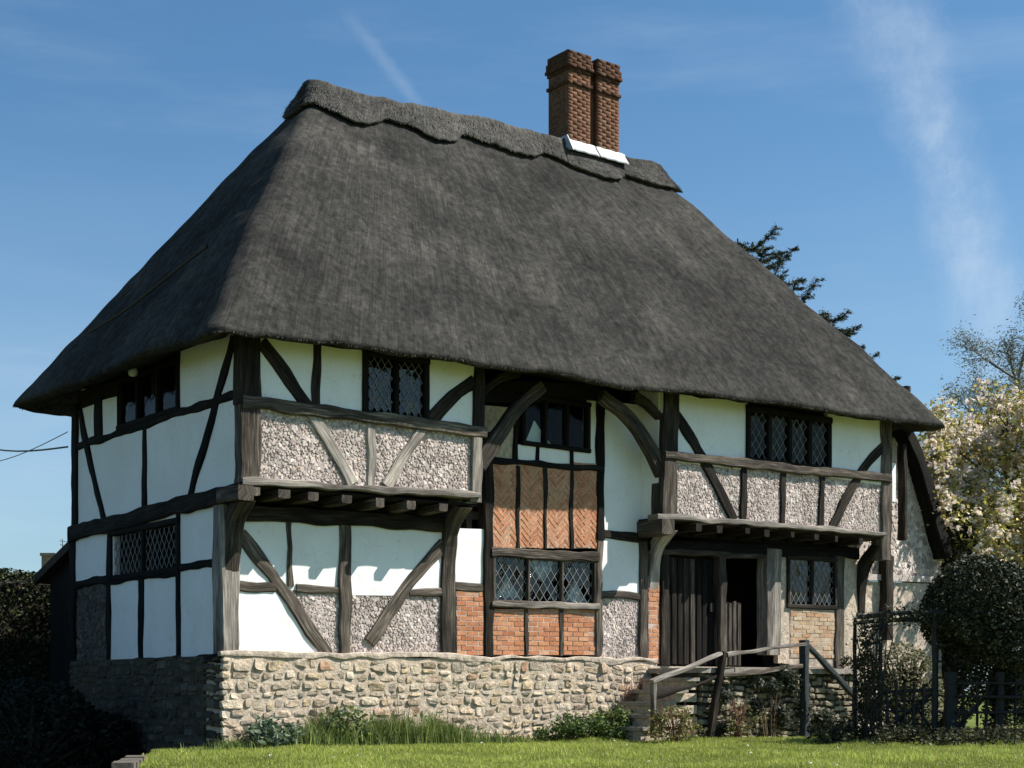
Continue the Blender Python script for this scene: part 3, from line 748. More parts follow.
def bricks(rect, Y, herring=False, mort='mortar_pale', recess=0.012, bm_='brick'):
    l, r, t, b = rect
    pn = slab('brick_panel', [(l, t), (r, t), (r, b), (l, b)], 'F', Y, 0.10, mort, house, recess + 0.007, 0.0015)
    xa, zt = FY((l + r) / 2, t, Y); xa, zb = FY((l + r) / 2, b, Y); x0 = FY(l, t, Y)[0]; x1 = FY(r, t, Y)[0]
    bl, bh, jt = 0.215, 0.064, 0.011
    polys = []
    if not herring:
        z = zb; k = 0
        while z < zt:
            u = x0 - (k % 2) * 0.11 - 0.03
            while u < x1:
                polys.append([(u, z), (u + bl, z), (u + bl, z + bh), (u, z + bh)]); u += bl + jt
            z += bh + jt; k += 1
    else:
        s = bh + jt; L = 3 * s
        cx, cz = (x0 + x1) / 2, (zt + zb) / 2
        for i in range(-26, 27):
            for j in range(-12, 13):
                for kind in (0, 1):
                    # 45 degree herringbone lattice: steps (s, s) and (2L... ) 
                    ox = i * s + j * L; oy = i * s - j * L
                    if kind == 0: q = [(ox, oy), (ox + L - jt, oy), (ox + L - jt, oy + s - jt), (ox, oy + s - jt)]
                    else: q = [(ox + L, oy + s - L), (ox + L + s - jt, oy + s - L), (ox + L + s - jt, oy + s - jt), (ox + L, oy + s - jt)]
                    c = math.sqrt(0.5)
                    polys.append([(cx + (a - b) * c, cz + (a + b) * c) for a, b in q])
    frag = Soup(); fb_col = {'brick': (0.47, 0.21, 0.11), 'brick_dull': (0.47, 0.22, 0.125), 'brick_tan': (0.45, 0.33, 0.21)}[bm_]
    for q in polys:
        q = clip([(a + random.uniform(-.002, .002), b + random.uniform(-.002, .002)) for a, b in q], x0 + 0.006, x1 - 0.006, zb + 0.004, zt - 0.004)
        if len(q) < 3 or area(q) < 0.0010: continue
        if area(q) > 0.0098: prism('brick', ccw(q), Y + recess + random.uniform(-.004, .004), Y + recess + 0.03, bm_, pn, 0.004)
        else:
            v_, f_ = prism('brick', ccw(q), Y + recess + random.uniform(-.004, .004), Y + recess + 0.03, bm_, None, 0.004); c_ = np.array(fb_col) * random.uniform(0.85, 1.12); m_ = len(q)
            frag.add(v_, [k_ for k_ in f_ if len(k_) == 4 and k_ != f_[-1]], c_); frag.add(v_[2 * m_:], [(0, i, i + 1) for i in range(1, m_ - 1)], c_)
    if frag.n: part('brick_fragments', frag.mesh('brick_fragments', M['stones']), pn, 'stuff')
    return pn

# left end wall (x = 0)
slab('plaster_panel', [(75, 440), (143, 424), (143, 512), (75, 532)], 'E', 0)
slab('plaster_panel', [(143, 424), (237.5, 390), (237.5, 490), (143, 512)], 'E', 0)
slab('plaster_panel', [(176, 352), (237.5, 329), (237.5, 394), (176, 414)], 'E', 0)
slab('plaster_panel', [(76, 410), (93, 404), (93, 446), (76, 450)], 'E', 0)
slab('plaster_panel', [(101, 400), (119, 395), (119, 436), (101, 441)], 'E', 0)
slab('eave_strip', [(74, 392), (119, 378), (119, 402), (74, 415)], 'E', 0, mat='black', recess=0.05)  # black strip just below the eave
slab('plaster_panel', [(72, 530), (112, 518), (112, 580), (72, 585)], 'E', 0)
slab('plaster_panel', [(177, 506), (219, 493), (219, 566), (177, 572)], 'E', 0)
slab('plaster_panel', [(111, 516), (178, 500), (178, 522), (111, 532)], 'E', 0)
flints([(69, 584), (107, 580), (107, 664), (69, 668)], 'E', 0, 0.08, 0.22, 0.042, 'mortar_dark')  # flints and mortar toned down on this panel
slab('plaster_panel', [(106, 582), (140, 577), (140, 664), (106, 666)], 'E', 0)
slab('plaster_panel', [(139, 577), (177, 571), (177, 662), (139, 665)], 'E', 0)
slab('plaster_panel', [(176, 571), (219, 562), (219, 660), (176, 662)], 'E', 0)
def eb(name, pix, w, **k): return beam(name, epts(pix), w, EN, parent=house, mat=k.pop('mat', 'oak_dark'), **k)  # end timbers default to the oak copy with shade in its colour
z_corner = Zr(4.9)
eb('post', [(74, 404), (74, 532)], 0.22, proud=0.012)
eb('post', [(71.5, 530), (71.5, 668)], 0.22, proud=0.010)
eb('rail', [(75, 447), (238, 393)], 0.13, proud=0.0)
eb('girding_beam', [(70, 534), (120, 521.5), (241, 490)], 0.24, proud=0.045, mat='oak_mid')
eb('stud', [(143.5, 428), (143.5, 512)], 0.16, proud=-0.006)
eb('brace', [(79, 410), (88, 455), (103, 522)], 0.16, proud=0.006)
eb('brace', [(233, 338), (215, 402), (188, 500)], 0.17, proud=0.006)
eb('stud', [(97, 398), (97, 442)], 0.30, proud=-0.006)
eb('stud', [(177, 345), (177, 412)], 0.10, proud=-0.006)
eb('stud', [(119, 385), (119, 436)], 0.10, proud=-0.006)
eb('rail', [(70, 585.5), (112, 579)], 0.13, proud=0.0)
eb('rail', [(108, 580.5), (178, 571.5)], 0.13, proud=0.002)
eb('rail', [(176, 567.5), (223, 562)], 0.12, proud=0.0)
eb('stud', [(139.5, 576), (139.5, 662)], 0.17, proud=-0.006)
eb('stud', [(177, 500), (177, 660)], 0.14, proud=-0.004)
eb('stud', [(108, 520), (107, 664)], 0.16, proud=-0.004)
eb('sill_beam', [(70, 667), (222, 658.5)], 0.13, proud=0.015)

# left wing, upper storey (y = 0)
slab('plaster_panel', [(246, 330), (318, 340), (318, 412), (246, 402)], 'F', 0)
slab('plaster_panel', [(317, 338), (368, 346), (368, 418), (317, 411)], 'F', 0)
slab('plaster_panel', [(425, 352), (478, 358), (478, 431), (425, 424)], 'F', 0)
flints([(243, 400), (372, 417), (372, 488), (243, 480)], 'F', 0)
flints([(371, 417), (477, 432), (477, 496), (371, 488)], 'F', 0)
def fb(name, pix, w, Y=0.0, **k): return beam(name, fpts(pix, Y), w, FN, parent=house, mat=k.pop('mat', 'oak'), **k)
fb('corner_post', [(250.8, 326), (250.8, 405)], wpost(239, 262, 0), proud=0.012, depth=0.15, mat='oak_mid')
fb('corner_post', [(250.2, 405), (250.2, 484)], wpost(239.5, 260.5, 0), proud=0.010, depth=0.15)
fb('brace', [(262, 342), (286, 372), (309, 408)], 0.20, proud=-0.004, mat='oak_mid')
fb('brace', [(309, 408), (329, 440), (353, 484)], 0.18, proud=-0.004, mat='oak_pale')
fb('stud', [(317.5, 340), (317.5, 408)], 0.14, proud=-0.006, mat='oak_mid')
fb('stud', [(371.5, 420), (371.5, 486)], 0.14, proud=-0.006, mat='oak_pale')
fb('brace', [(475, 382), (452, 396), (428, 424)], 0.20, proud=-0.002, mat='oak_mid')
fb('brace', [(428, 424), (408, 452), (387, 486)], 0.17, proud=-0.002, mat='oak_pale')
fb('corner_post', [(479, 356), (479, 430)], wpost(474, 485, 0), proud=0.010, depth=0.20, mat='oak_mid')
fb('corner_post', [(477, 430), (477, 502)], wpost(472, 483, 0), proud=0.012, depth=0.22, mat='oak_pale')
fb('rail', [(242, 401), (486, 432)], 0.165, proud=0.035)
fb('sill_plate', [(241, 480.5), (479, 496)], 0.085, proud=0.055, mat='oak_pale', depth=0.2)
# top plate under the eaves along the whole front
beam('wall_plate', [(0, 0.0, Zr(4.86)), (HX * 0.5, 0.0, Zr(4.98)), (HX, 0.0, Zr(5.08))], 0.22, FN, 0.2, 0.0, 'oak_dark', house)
# joists and boards of the left jetty
zj = FY(283, 492, 0)[1]
for px in (254, 283, 313, 346, 379, 411, 442):
    x, _ = FY(px, 492, 0)
    beam('joist', [(x, -0.035, zj - 0.01), (x, 1.1, zj - 0.02)], 0.15, (0, 0, -1), 0.04, 0.08 + random.uniform(-.01, .01), 'oak', house)
part('jetty_boards', boxmesh('jetty_boards', (0.02, FY(479, 490, 0)[0], 0.03, 1.0, zj + 0.045, zj + 0.075), M['oak_mid']), house)
# ground storey of the left wing (y = J)
fb('wall_beam', [(241, 513), (350, 518), (458, 524)], 0.22, J, proud=0.03, depth=0.2, mat='oak_mid')
slab('plaster_panel', [(238, 515), (292, 516), (292, 592), (238, 586)], 'F', J)
slab('plaster_panel', [(291, 516), (346, 518), (346, 592), (291, 590)], 'F', J)
slab('plaster_panel', [(345, 520), (446, 526), (446, 596), (345, 595)], 'F', J)
slab('plaster_panel', [(238, 586), (274, 588), (328, 656), (238, 655)], 'F', J)
flints([(274, 590), (346, 592), (346, 656), (330, 656)], 'F', J)
flints([(345, 594), (446, 596), (446, 656), (345, 656)], 'F', J)
slab('plaster_panel', [(456, 528), (486, 529), (486, 590), (456, 588)], 'F', J)
fb('corner_post', [(231, 500), (230.5, 560), (230, 655)], wpost(221.5, 240, J), J, proud=0.014, depth=0.26, mat='oak_pale')
# jetty brackets grown out of the corner posts
def bracket(px, pyt, pyb, w, xo=0.0, mat='oak'):
    x, zt = FY(px, pyt, J); _, zb = FY(px, pyb, J)
    return beam('jetty_bracket', [(x + xo, J + 0.07, zb), (x + xo, J + 0.01, zb + (zt - zb) * 0.4), (x + xo, J - 0.13, zb + (zt - zb) * 0.75), (x + xo, 0.08, zt)], w, (0, -1, -0.25), 0.14, 0.06, mat, house)
bracket(232, 503, 585, 0.24)
beam('dragon_beam', [(0.04, -0.06, zj - 0.06), (0.04, 0.55, zj - 0.06)], 0.24, (0, 0, -1), 0.1, 0.10, 'oak', house)
bracket(449, 510, 570, 0.20)
fb('brace', [(241, 534), (284, 590), (328, 656)], 0.20, J, proud=0.002)
fb('stud', [(291, 518), (291, 586)], 0.09, J, proud=-0.006)
fb('post', [(345.5, 522), (345.5, 656)], wpost(339.5, 351.5, J), J, proud=0.008)
fb('brace', [(444, 543), (408, 586), (370, 642)], 0.19, J, proud=0.002)
fb('post', [(449.5, 526), (449, 656)], wpost(442, 457, J), J, proud=0.010, depth=0.2)
fb('rail', [(240, 587), (276, 588)], 0.14, J, proud=-0.003)
fb('rail', [(297, 588.5), (342, 590)], 0.13, J, proud=-0.003)
fb('rail', [(410, 592), (444, 593)], 0.12, J, proud=-0.003)
fb('rail', [(455, 586.5), (486, 587.5)], 0.14, J, proud=-0.003)
bricks((457, 484, 591, 655), J)

# hall: recessed middle bay (y = J)
fb('post', [(488.5, 432), (488.5, 656)], wpost(483.5, 493, J), J, proud=0.012, depth=0.2, mat='oak_mid')
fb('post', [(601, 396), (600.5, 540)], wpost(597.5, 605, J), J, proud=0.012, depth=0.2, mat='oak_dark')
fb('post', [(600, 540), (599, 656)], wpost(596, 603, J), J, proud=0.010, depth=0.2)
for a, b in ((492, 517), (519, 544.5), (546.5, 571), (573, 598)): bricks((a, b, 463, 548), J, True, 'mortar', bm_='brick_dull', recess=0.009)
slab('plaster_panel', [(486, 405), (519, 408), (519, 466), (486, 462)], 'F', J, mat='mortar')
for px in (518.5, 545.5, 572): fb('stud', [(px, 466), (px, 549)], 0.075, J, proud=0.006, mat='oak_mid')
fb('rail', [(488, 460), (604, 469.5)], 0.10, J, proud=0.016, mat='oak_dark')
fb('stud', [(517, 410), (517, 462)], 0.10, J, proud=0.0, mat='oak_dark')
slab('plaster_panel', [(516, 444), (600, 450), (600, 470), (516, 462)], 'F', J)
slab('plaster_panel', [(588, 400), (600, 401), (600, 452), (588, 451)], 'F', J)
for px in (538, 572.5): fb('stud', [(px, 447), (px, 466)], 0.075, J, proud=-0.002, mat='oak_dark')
slab('plaster_panel', [(602, 400), (668, 408), (668, 534), (602, 532)], 'F', J)
slab('plaster_panel', [(601, 534), (646, 538), (646, 596), (601, 594)], 'F', J)
fb('rail', [(602, 533), (664, 540)], 0.15, J, proud=0.004, mat='oak_mid')
flints([(601, 594), (644, 596), (644, 660), (601, 658)], 'F', J)
fb('rail', [(601, 594), (643, 596.5)], 0.13, J, proud=-0.003)
fb('post', [(644, 540), (644, 660)], wpost(640, 648, J), J, proud=0.010, depth=0.2)
slab('plaster_panel', [(484, 380), (606, 384), (606, 402), (484, 402)], 'F', J, mat='black')  # black strip above the upper hall window
# ground-floor hall window and the brick panels below
fb('window_head', [(491, 552.5), (598, 556)], 0.15, J, proud=0.03)
fb('window_sill', [(491, 604), (598, 607)], 0.10, J, proud=0.05, mat='oak_pale')
for px in (527, 562): fb('stud', [(px, 609), (px, 656)], 0.085, J, proud=0.004)
for a, b in ((493, 525), (529, 560), (564, 596)): bricks((a, b, 609, 655), J)
# flying wall plate braces of the recess
def curved(pix, w, w2, mat, proud=-0.01): return beam('arch_brace', fpts(pix, 0.04), w, FN, 0.14, proud, mat, house, w2)
curved([(482, 466), (498, 440), (518, 410), (545, 386)], 0.24, 0.20, 'oak')
curved([(484, 392), (500, 378), (520, 372)], 0.13, 0.16, 'oak_mid')
curved([(668, 478), (652, 446), (630, 416), (604, 394)], 0.24, 0.20, 'oak')
curved([(664, 418), (650, 403), (636, 396)], 0.13, 0.16, 'oak_mid')
for i in range(8):
    x = 4.3 + i * 0.45
    beam('rafter_foot', [(x, -0.36, Zr(4.93)), (x, 0.62, Zr(5.1))], 0.10, (0, 0, -1), 0.06, 0.06, 'oak_mid', house)

# right wing, upper storey (y = 0)
slab('plaster_panel', [(664, 392), (749, 402), (749, 470), (664, 460)], 'F', 0)
slab('plaster_panel', [(829, 410), (889, 420), (889, 486), (829, 477)], 'F', 0)
flints([(666, 456), (787, 468), (787, 526), (666, 518)], 'F', 0)
flints([(786, 468), (888, 480), (888, 534), (786, 526)], 'F', 0)
fb('corner_post', [(672, 388), (671, 456)], wpost(665, 680, 0), proud=0.012, depth=0.26, mat='oak_mid')
fb('corner_post', [(670, 456), (669.5, 520)], wpost(662.5, 677, 0), proud=0.014, depth=0.26)
fb('brace', [(672, 404), (706, 462), (735, 520)], 0.20, proud=0.0, mat='oak_mid')
for px in (746, 784.5, 823.5): fb('stud', [(px, 466), (px - 1.5, 530)], 0.15, proud=-0.006, mat='oak_mid')
fb('brace', [(884, 446), (862, 472), (832, 530)], 0.19, proud=0.0, mat='oak_mid')
fb('corner_post', [(887, 414), (887.5, 470), (887, 560)], wpost(882, 892, 0), proud=0.012, depth=0.24)
fb('rail', [(664, 455), (890, 479)], 0.15, proud=0.05)
fb('sill_plate', [(656, 516), (884, 534)], 0.09, proud=0.055, mat='oak_pale', depth=0.2)
zj2 = FY(764, 531, 0)[1]
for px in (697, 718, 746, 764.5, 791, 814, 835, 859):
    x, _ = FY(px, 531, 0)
    beam('joist', [(x, -0.045, zj2 - 0.02), (x, 1.1, zj2 - 0.02)], 0.115, (0, 0, -1), 0.04, 0.07 + random.uniform(-.015, .015), 'oak_mid', house)  # darker oak carries the shade under the jetty
xr0 = FY(660, 520, 0)[0]
part('jetty_boards', boxmesh('jetty_boards', (xr0, HX - 0.02, 0.03, 1.0, zj2 + 0.05, zj2 + 0.08), M['oak_mid']), house)
slabx = part('return_wall', boxmesh('return_wall', (xr0 + 0.06, xr0 + 0.16, 0.1, J + 0.08, zj2 + 0.09, Zr(5.0)), M['plaster']), house)
part('return_wall', boxmesh('return_wall', (FY(479, 490, 0)[0] - 0.14, FY(479, 490, 0)[0] - 0.04, 0.1, J + 0.08, zj + 0.09, Zr(4.95)), M['plaster']), house)
# bracket at the left of the porch: heavy carved beam end
x, z = FY(660, 528, 0.1)
beam('beam_end', [(x, -0.10, z), (x, 0.9, z)], 0.26, (0, 0, -1), 0.13, 0.12, 'oak', house)
bracket(654, 532, 590, 0.22, 0.0, 'oak_pale')
# ground storey of the right wing: doors, pillar, window (y = J)
fb('wall_beam', [(648, 545), (858, 553)], 0.2, J, proud=0.03, mat='oak_dark')
bricks((649, 660, 576, 664), J)
fb('door_post', [(665, 552), (665, 666)], wpost(661, 670, J), J, proud=0.02, mat='oak_mid')
fb('door_post', [(722, 552), (722.5, 666)], wpost(719, 726, J), J, proud=0.03, mat='oak')
fb('door_head', [(662, 551.5), (762, 556)], 0.09, J, proud=0.045, mat='oak')
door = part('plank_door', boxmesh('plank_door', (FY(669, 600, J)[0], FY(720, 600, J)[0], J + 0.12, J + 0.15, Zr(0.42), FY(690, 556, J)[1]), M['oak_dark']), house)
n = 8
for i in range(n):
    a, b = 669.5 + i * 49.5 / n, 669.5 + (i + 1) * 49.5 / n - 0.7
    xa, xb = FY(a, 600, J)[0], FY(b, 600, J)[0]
    beam('plank', [((xa + xb) / 2, J + 0.10 + random.uniform(-.01, .012), Zr(0.44)), ((xa + xb) / 2, J + 0.10, FY(690, 558, J)[1])], xb - xa, FN, 0.02, 0.0, ('oak_dark', 'oak_mid', 'oak_dark', 'oak_mid', 'oak', 'oak_dark', 'oak_dark', 'oak_dark')[i % 8], door, wob=0.004)  # mostly dark planks, the recess shade put into their colour
part('latch', boxmesh('latch', (FY(713, 600, J)[0], FY(716, 600, J)[0], J + 0.06, J + 0.1, Zr(1.35), Zr(1.5)), M['iron']), door)
# second, open doorway with a low half-door
hd = part('half_door', boxmesh('half_door', (FY(727, 620, J)[0], FY(745, 620, J)[0], J + 0.10, J + 0.13, Zr(0.42), FY(736, 602, J)[1]), M['oak_dark']), house)
for i in range(4):
    a, b = 727 + i * 4.6, 727 + (i + 1) * 4.6 - 0.6
    xa, xb = FY(a, 600, J)[0], FY(b, 600, J)[0]
    beam('plank', [((xa + xb) / 2, J + 0.08, Zr(0.43)), ((xa + xb) / 2, J + 0.08, FY(736, 602 + random.uniform(-2, 2), J)[1])], xb - xa, FN, 0.018, 0.0, 'oak', hd, wob=0.004)
fb('porch_post', [(773, 549), (772.5, 655)], wpost(765.5, 780.5, J), J, proud=0.05, depth=0.2, mat='oak_pale')
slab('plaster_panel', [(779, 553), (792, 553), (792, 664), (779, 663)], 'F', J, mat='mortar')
slab('plaster_panel', [(790, 606), (840, 608), (840, 668), (790, 667)], 'F', J, mat='capping')
bricks((791, 837, 610, 658), J, False, 'mortar_pale', bm_='brick_tan')
fb('post', [(839.5, 552), (839.5, 668)], wpost(835, 844.5, J), J, proud=0.014, mat='oak')
slab('plaster_panel', [(840, 553), (866, 555), (866, 672), (840, 670)], 'F', J, mat='mortar')
bracket(862, 548, 612, 0.2, 0.0, 'oak_mid')
# flint wall of the end extension beyond the corner post
YX = J + 0.1
flints([(846, 556), (890, 440), (905, 432), (918, 460), (929, 494), (941, 540), (943, 580), (846, 578)], 'F', YX, 0.10)
slab('string_course', [(846, 573), (943, 577), (943, 583), (846, 579)], 'F', YX, 0.12, 'mortar_pale', house, -0.02)
slab('rubble_panel', [(846, 580), (943, 584), (943, 690), (846, 690)], 'F', YX, 0.12, 'capping', house, 0.03, 0.02)
fb('post', [(889, 556), (889, 640)], 0.24, J, proud=0.03, mat='oak_mid')
fb('post', [(906, 444), (906, 540)], 0.11, 0.3, proud=0.0, mat='oak_mid')
beam('outshut_roof', [(FY(p, q, 0.35)[0], 0.35, FY(p, q, 0.35)[1]) for p, q in ((903, 420), (916, 446), (928, 478), (938, 514), (950, 556))], 0.24, FN, 3.2, 0, 'oak_dark', house, 0.26)
slab('plaster_panel', [(890, 462), (897, 463), (897, 502), (890, 500)], 'F', 0.32)

# --- windows
def window(rect, plane, at, lights, lattice=True, dw=0.13, dh=0.19, mat='oak_dark', frame=0.06, panes=True, recess=0.05, glass='glass'):
    l, r, t, b = rect
    f = FY if plane == 'F' else EX
    mx = (l + r) / 2
    u0, u1 = f(l, (t + b) / 2, at)[0], f(r, (t + b) / 2, at)[0]
    if u0 > u1: u0, u1 = u1, u0
    z1, z0 = f(mx, t, at)[1], f(mx, b, at)[1]
    nrm = FN if plane == 'F' else EN
    pos = (lambda u, d, z: (u, at + d, z)) if plane == 'F' else (lambda u, d, z: (at + d, u, z))
    # frame: mullions as sub-parts of the head rail
    wobj = beam('window', [pos(u0 - frame / 2, 0, z1 - frame / 2), pos(u1 + frame / 2, 0, z1 - frame / 2)], frame, nrm, 0.1, 0.018, mat, house, wob=0.003)
    beam('frame_rail', [pos(u0 - frame / 2, 0, z0 + frame / 2), pos(u1 + frame / 2, 0, z0 + frame / 2)], frame, nrm, 0.1, 0.018, mat, wobj, wob=0.003)
    edges = [u0 + (u1 - u0) * i / lights for i in range(lights + 1)]
    for e in edges: beam('mullion', [pos(e, 0, z0 + frame), pos(e, 0, z1 - frame)], frame * (1.0 if e in (u0, u1) else 0.8), nrm, 0.1, 0.012, mat, wobj, wob=0.003)
    S = Soup(); GS = Soup()
    for i in range(lights):
        a, b_ = edges[i] + frame * 0.45, edges[i + 1] - frame * 0.45; c, d = z0 + frame, z1 - frame
        if not lattice:
            ti = random.uniform(-.004, .004)
            part('pane', pymesh('pane', [pos(a, recess + ti, c), pos(b_, recess - ti, c), pos(b_, recess - ti, d), pos(a, recess + ti, d)], [(0, 1, 2, 3) if plane == 'F' else (3, 2, 1, 0)], M['glass_dull']), wobj)
            continue
        n1 = int((b_ - a) / dw) + 2; n2 = int((d - c) / dh) + 2
        for p in range(-1, n1 * 2 + 1):
            for q in range(-1, n2 * 2 + 1):
                if (p + q) % 2: continue
                cx, cz = a + p * dw / 2, c + q * dh / 2
                poly = clip([(cx - dw / 2, cz), (cx, cz - dh / 2), (cx + dw / 2, cz), (cx, cz + dh / 2)], a, b_, c, d)
                if len(poly) < 3 or area(poly) < 2e-4: continue
                tx, tz = random.gauss(0, 0.035), random.gauss(0, 0.035)
                if panes and area(poly) < 0.33 * dw * dh:
                    GS.add([pos(x, recess + (x - cx) * tx + (z - cz) * tz, z) for x, z in poly], [(0, j, j + 1) for j in range(1, len(poly) - 1)], (1, 1, 1))
                elif panes:
                    part('pane', pymesh('pane', [pos(x, recess + (x - cx) * tx + (z - cz) * tz, z) for x, z in poly], [tuple(range(len(poly)))], M[glass]), wobj)
        # leads: thin bars along both diagonals
        slope = dh / dw
        for sgn in (1, -1):
            k = -n2 - n1 - 4
            while k < n1 + n2 + 4:
                # line through (a + dw/2 + k*dw, c) direction (dw, sgn*dh)
                x0 = a + dw / 2 + k * dw
                P = [];
                for tpar in np.linspace(-n2 - n1 - 4, n2 + n1 + 4, 2): P.append((x0 + tpar * dw, c + sgn * tpar * dh))
                (xa, za), (xb, zb_) = P; t0, t1 = 0.0, 1.0; dx, dz = xb - xa, zb_ - za
                for pp, qq in ((-dx, xa - a), (dx, b_ - xa), (-dz, za - c), (dz, d - za)):
                    rr = qq / pp
                    if pp < 0: t0 = max(t0, rr)
                    else: t1 = min(t1, rr)
                if t1 - t0 > 1e-4:
                    A = (xa + dx * t0, za + dz * t0); B = (xa + dx * t1, za + dz * t1)
                    V_, F_ = tube([pos(A[0], recess - 0.004, A[1]), pos(B[0], recess - 0.004, B[1])], [0.0065, 0.0065], 4); S.add([tuple(v) for v in V_], F_, (0.1, 0.1, 0.1))
                k += 1
    if GS.n: part('edge_panes', GS.mesh('edge_panes', M[glass]), wobj, 'stuff')
    if S.n: part('leading', S.mesh('leading', M['came']), wobj)
    return wobj, u0, u1, z0, z1
window((366, 427, 353, 421), 'F', 0, 2, True, 0.12, 0.17, frame=0.10)
w, u0, u1, z0, z1 = window((494, 595, 556, 605), 'F', J, 3, True, 0.15, 0.205, mat='oak', frame=0.055)
def white_triangle(poly, y):  # pleated white triangle set behind the panes
    v = []; f = []; n = 10
    # poly = triangle as (x,z) apex + base ends ; pleats along the base
    (ax_, az_), (bx, bz), (cx_, cz_) = poly
    for i in range(n + 1):
        t = i / n; x, z = bx + (cx_ - bx) * t, bz + (cz_ - bz) * t; o = 0.012 * (i % 2)
        v += [(x, y + o, z), (x * 0.3 + ax_ * 0.7, y + o * 0.5, z * 0.3 + az_ * 0.7), (ax_ + (x - ax_) * 0.04, y + 0.002 * (i % 2), az_)]
    for i in range(n): f += [(i * 3, i * 3 + 3, i * 3 + 4, i * 3 + 1), (i * 3 + 1, i * 3 + 4, i * 3 + 5, i * 3 + 2)]
    return pymesh('white_triangle', v, f, M['soft_white'])
lw = (u1 - u0) / 3
for i, flip in ((0, 0), (1, 1), (2, 0)):
    a, b = u0 + lw * i + 0.05, u0 + lw * (i + 1) - 0.05; m_ = (a + b) / 2
    if not flip: part('white_triangle', white_triangle([(m_, z0 + 0.42), (a, z0 + 0.05), (b, z0 + 0.05)], J + 0.11), w)
    else: part('white_triangle', white_triangle([(m_, z1 - 0.40), (a, z1 - 0.06), (b, z1 - 0.06)], J + 0.11), w)
w, u0, u1, z0, z1 = window((524, 589, 398, 449), 'F', J, 3, False, mat='oak_dark', frame=0.07)
part('white_triangle', white_triangle([(u0 + 0.28, z0 + 0.42), (u0 + 0.12, z0 + 0.1), (u0 + 0.62, z0 + 0.08)], J + 0.10), w)
window((749, 830, 411, 468), 'F', 0, 4, True, 0.16, 0.22, frame=0.11, glass='glass_dull')
window((789, 836, 556, 609), 'F', J, 2, True, 0.13, 0.19, mat='oak_mid', frame=0.08)
window((118, 177, 368, 421), 'E', 0, 3, False, frame=0.08)
window((110, 177, 524, 577), 'E', 0, 2, True, 0.16, 0.22, frame=0.09, panes=False)

ly_, lz_ = EX(143, 369, 0)
lamp = part('outdoor_lamp', pymesh('outdoor_lamp', *tube([(0.0, ly_, lz_), (-0.10, ly_, lz_ + 0.03), (-0.16, ly_, lz_)], [0.018, 0.016, 0.016], 6), M['iron']), house)
part('lamp_glass', pymesh('lamp_glass', *tube([(-0.16, ly_, lz_ + 0.03), (-0.16, ly_, lz_ + 0.015), (-0.16, ly_, lz_ - 0.06), (-0.16, ly_, lz_ - 0.12), (-0.16, ly_, lz_ - 0.135)], [0.01, 0.05, 0.075, 0.055, 0.01], 10), M['soft_white'], True), lamp)
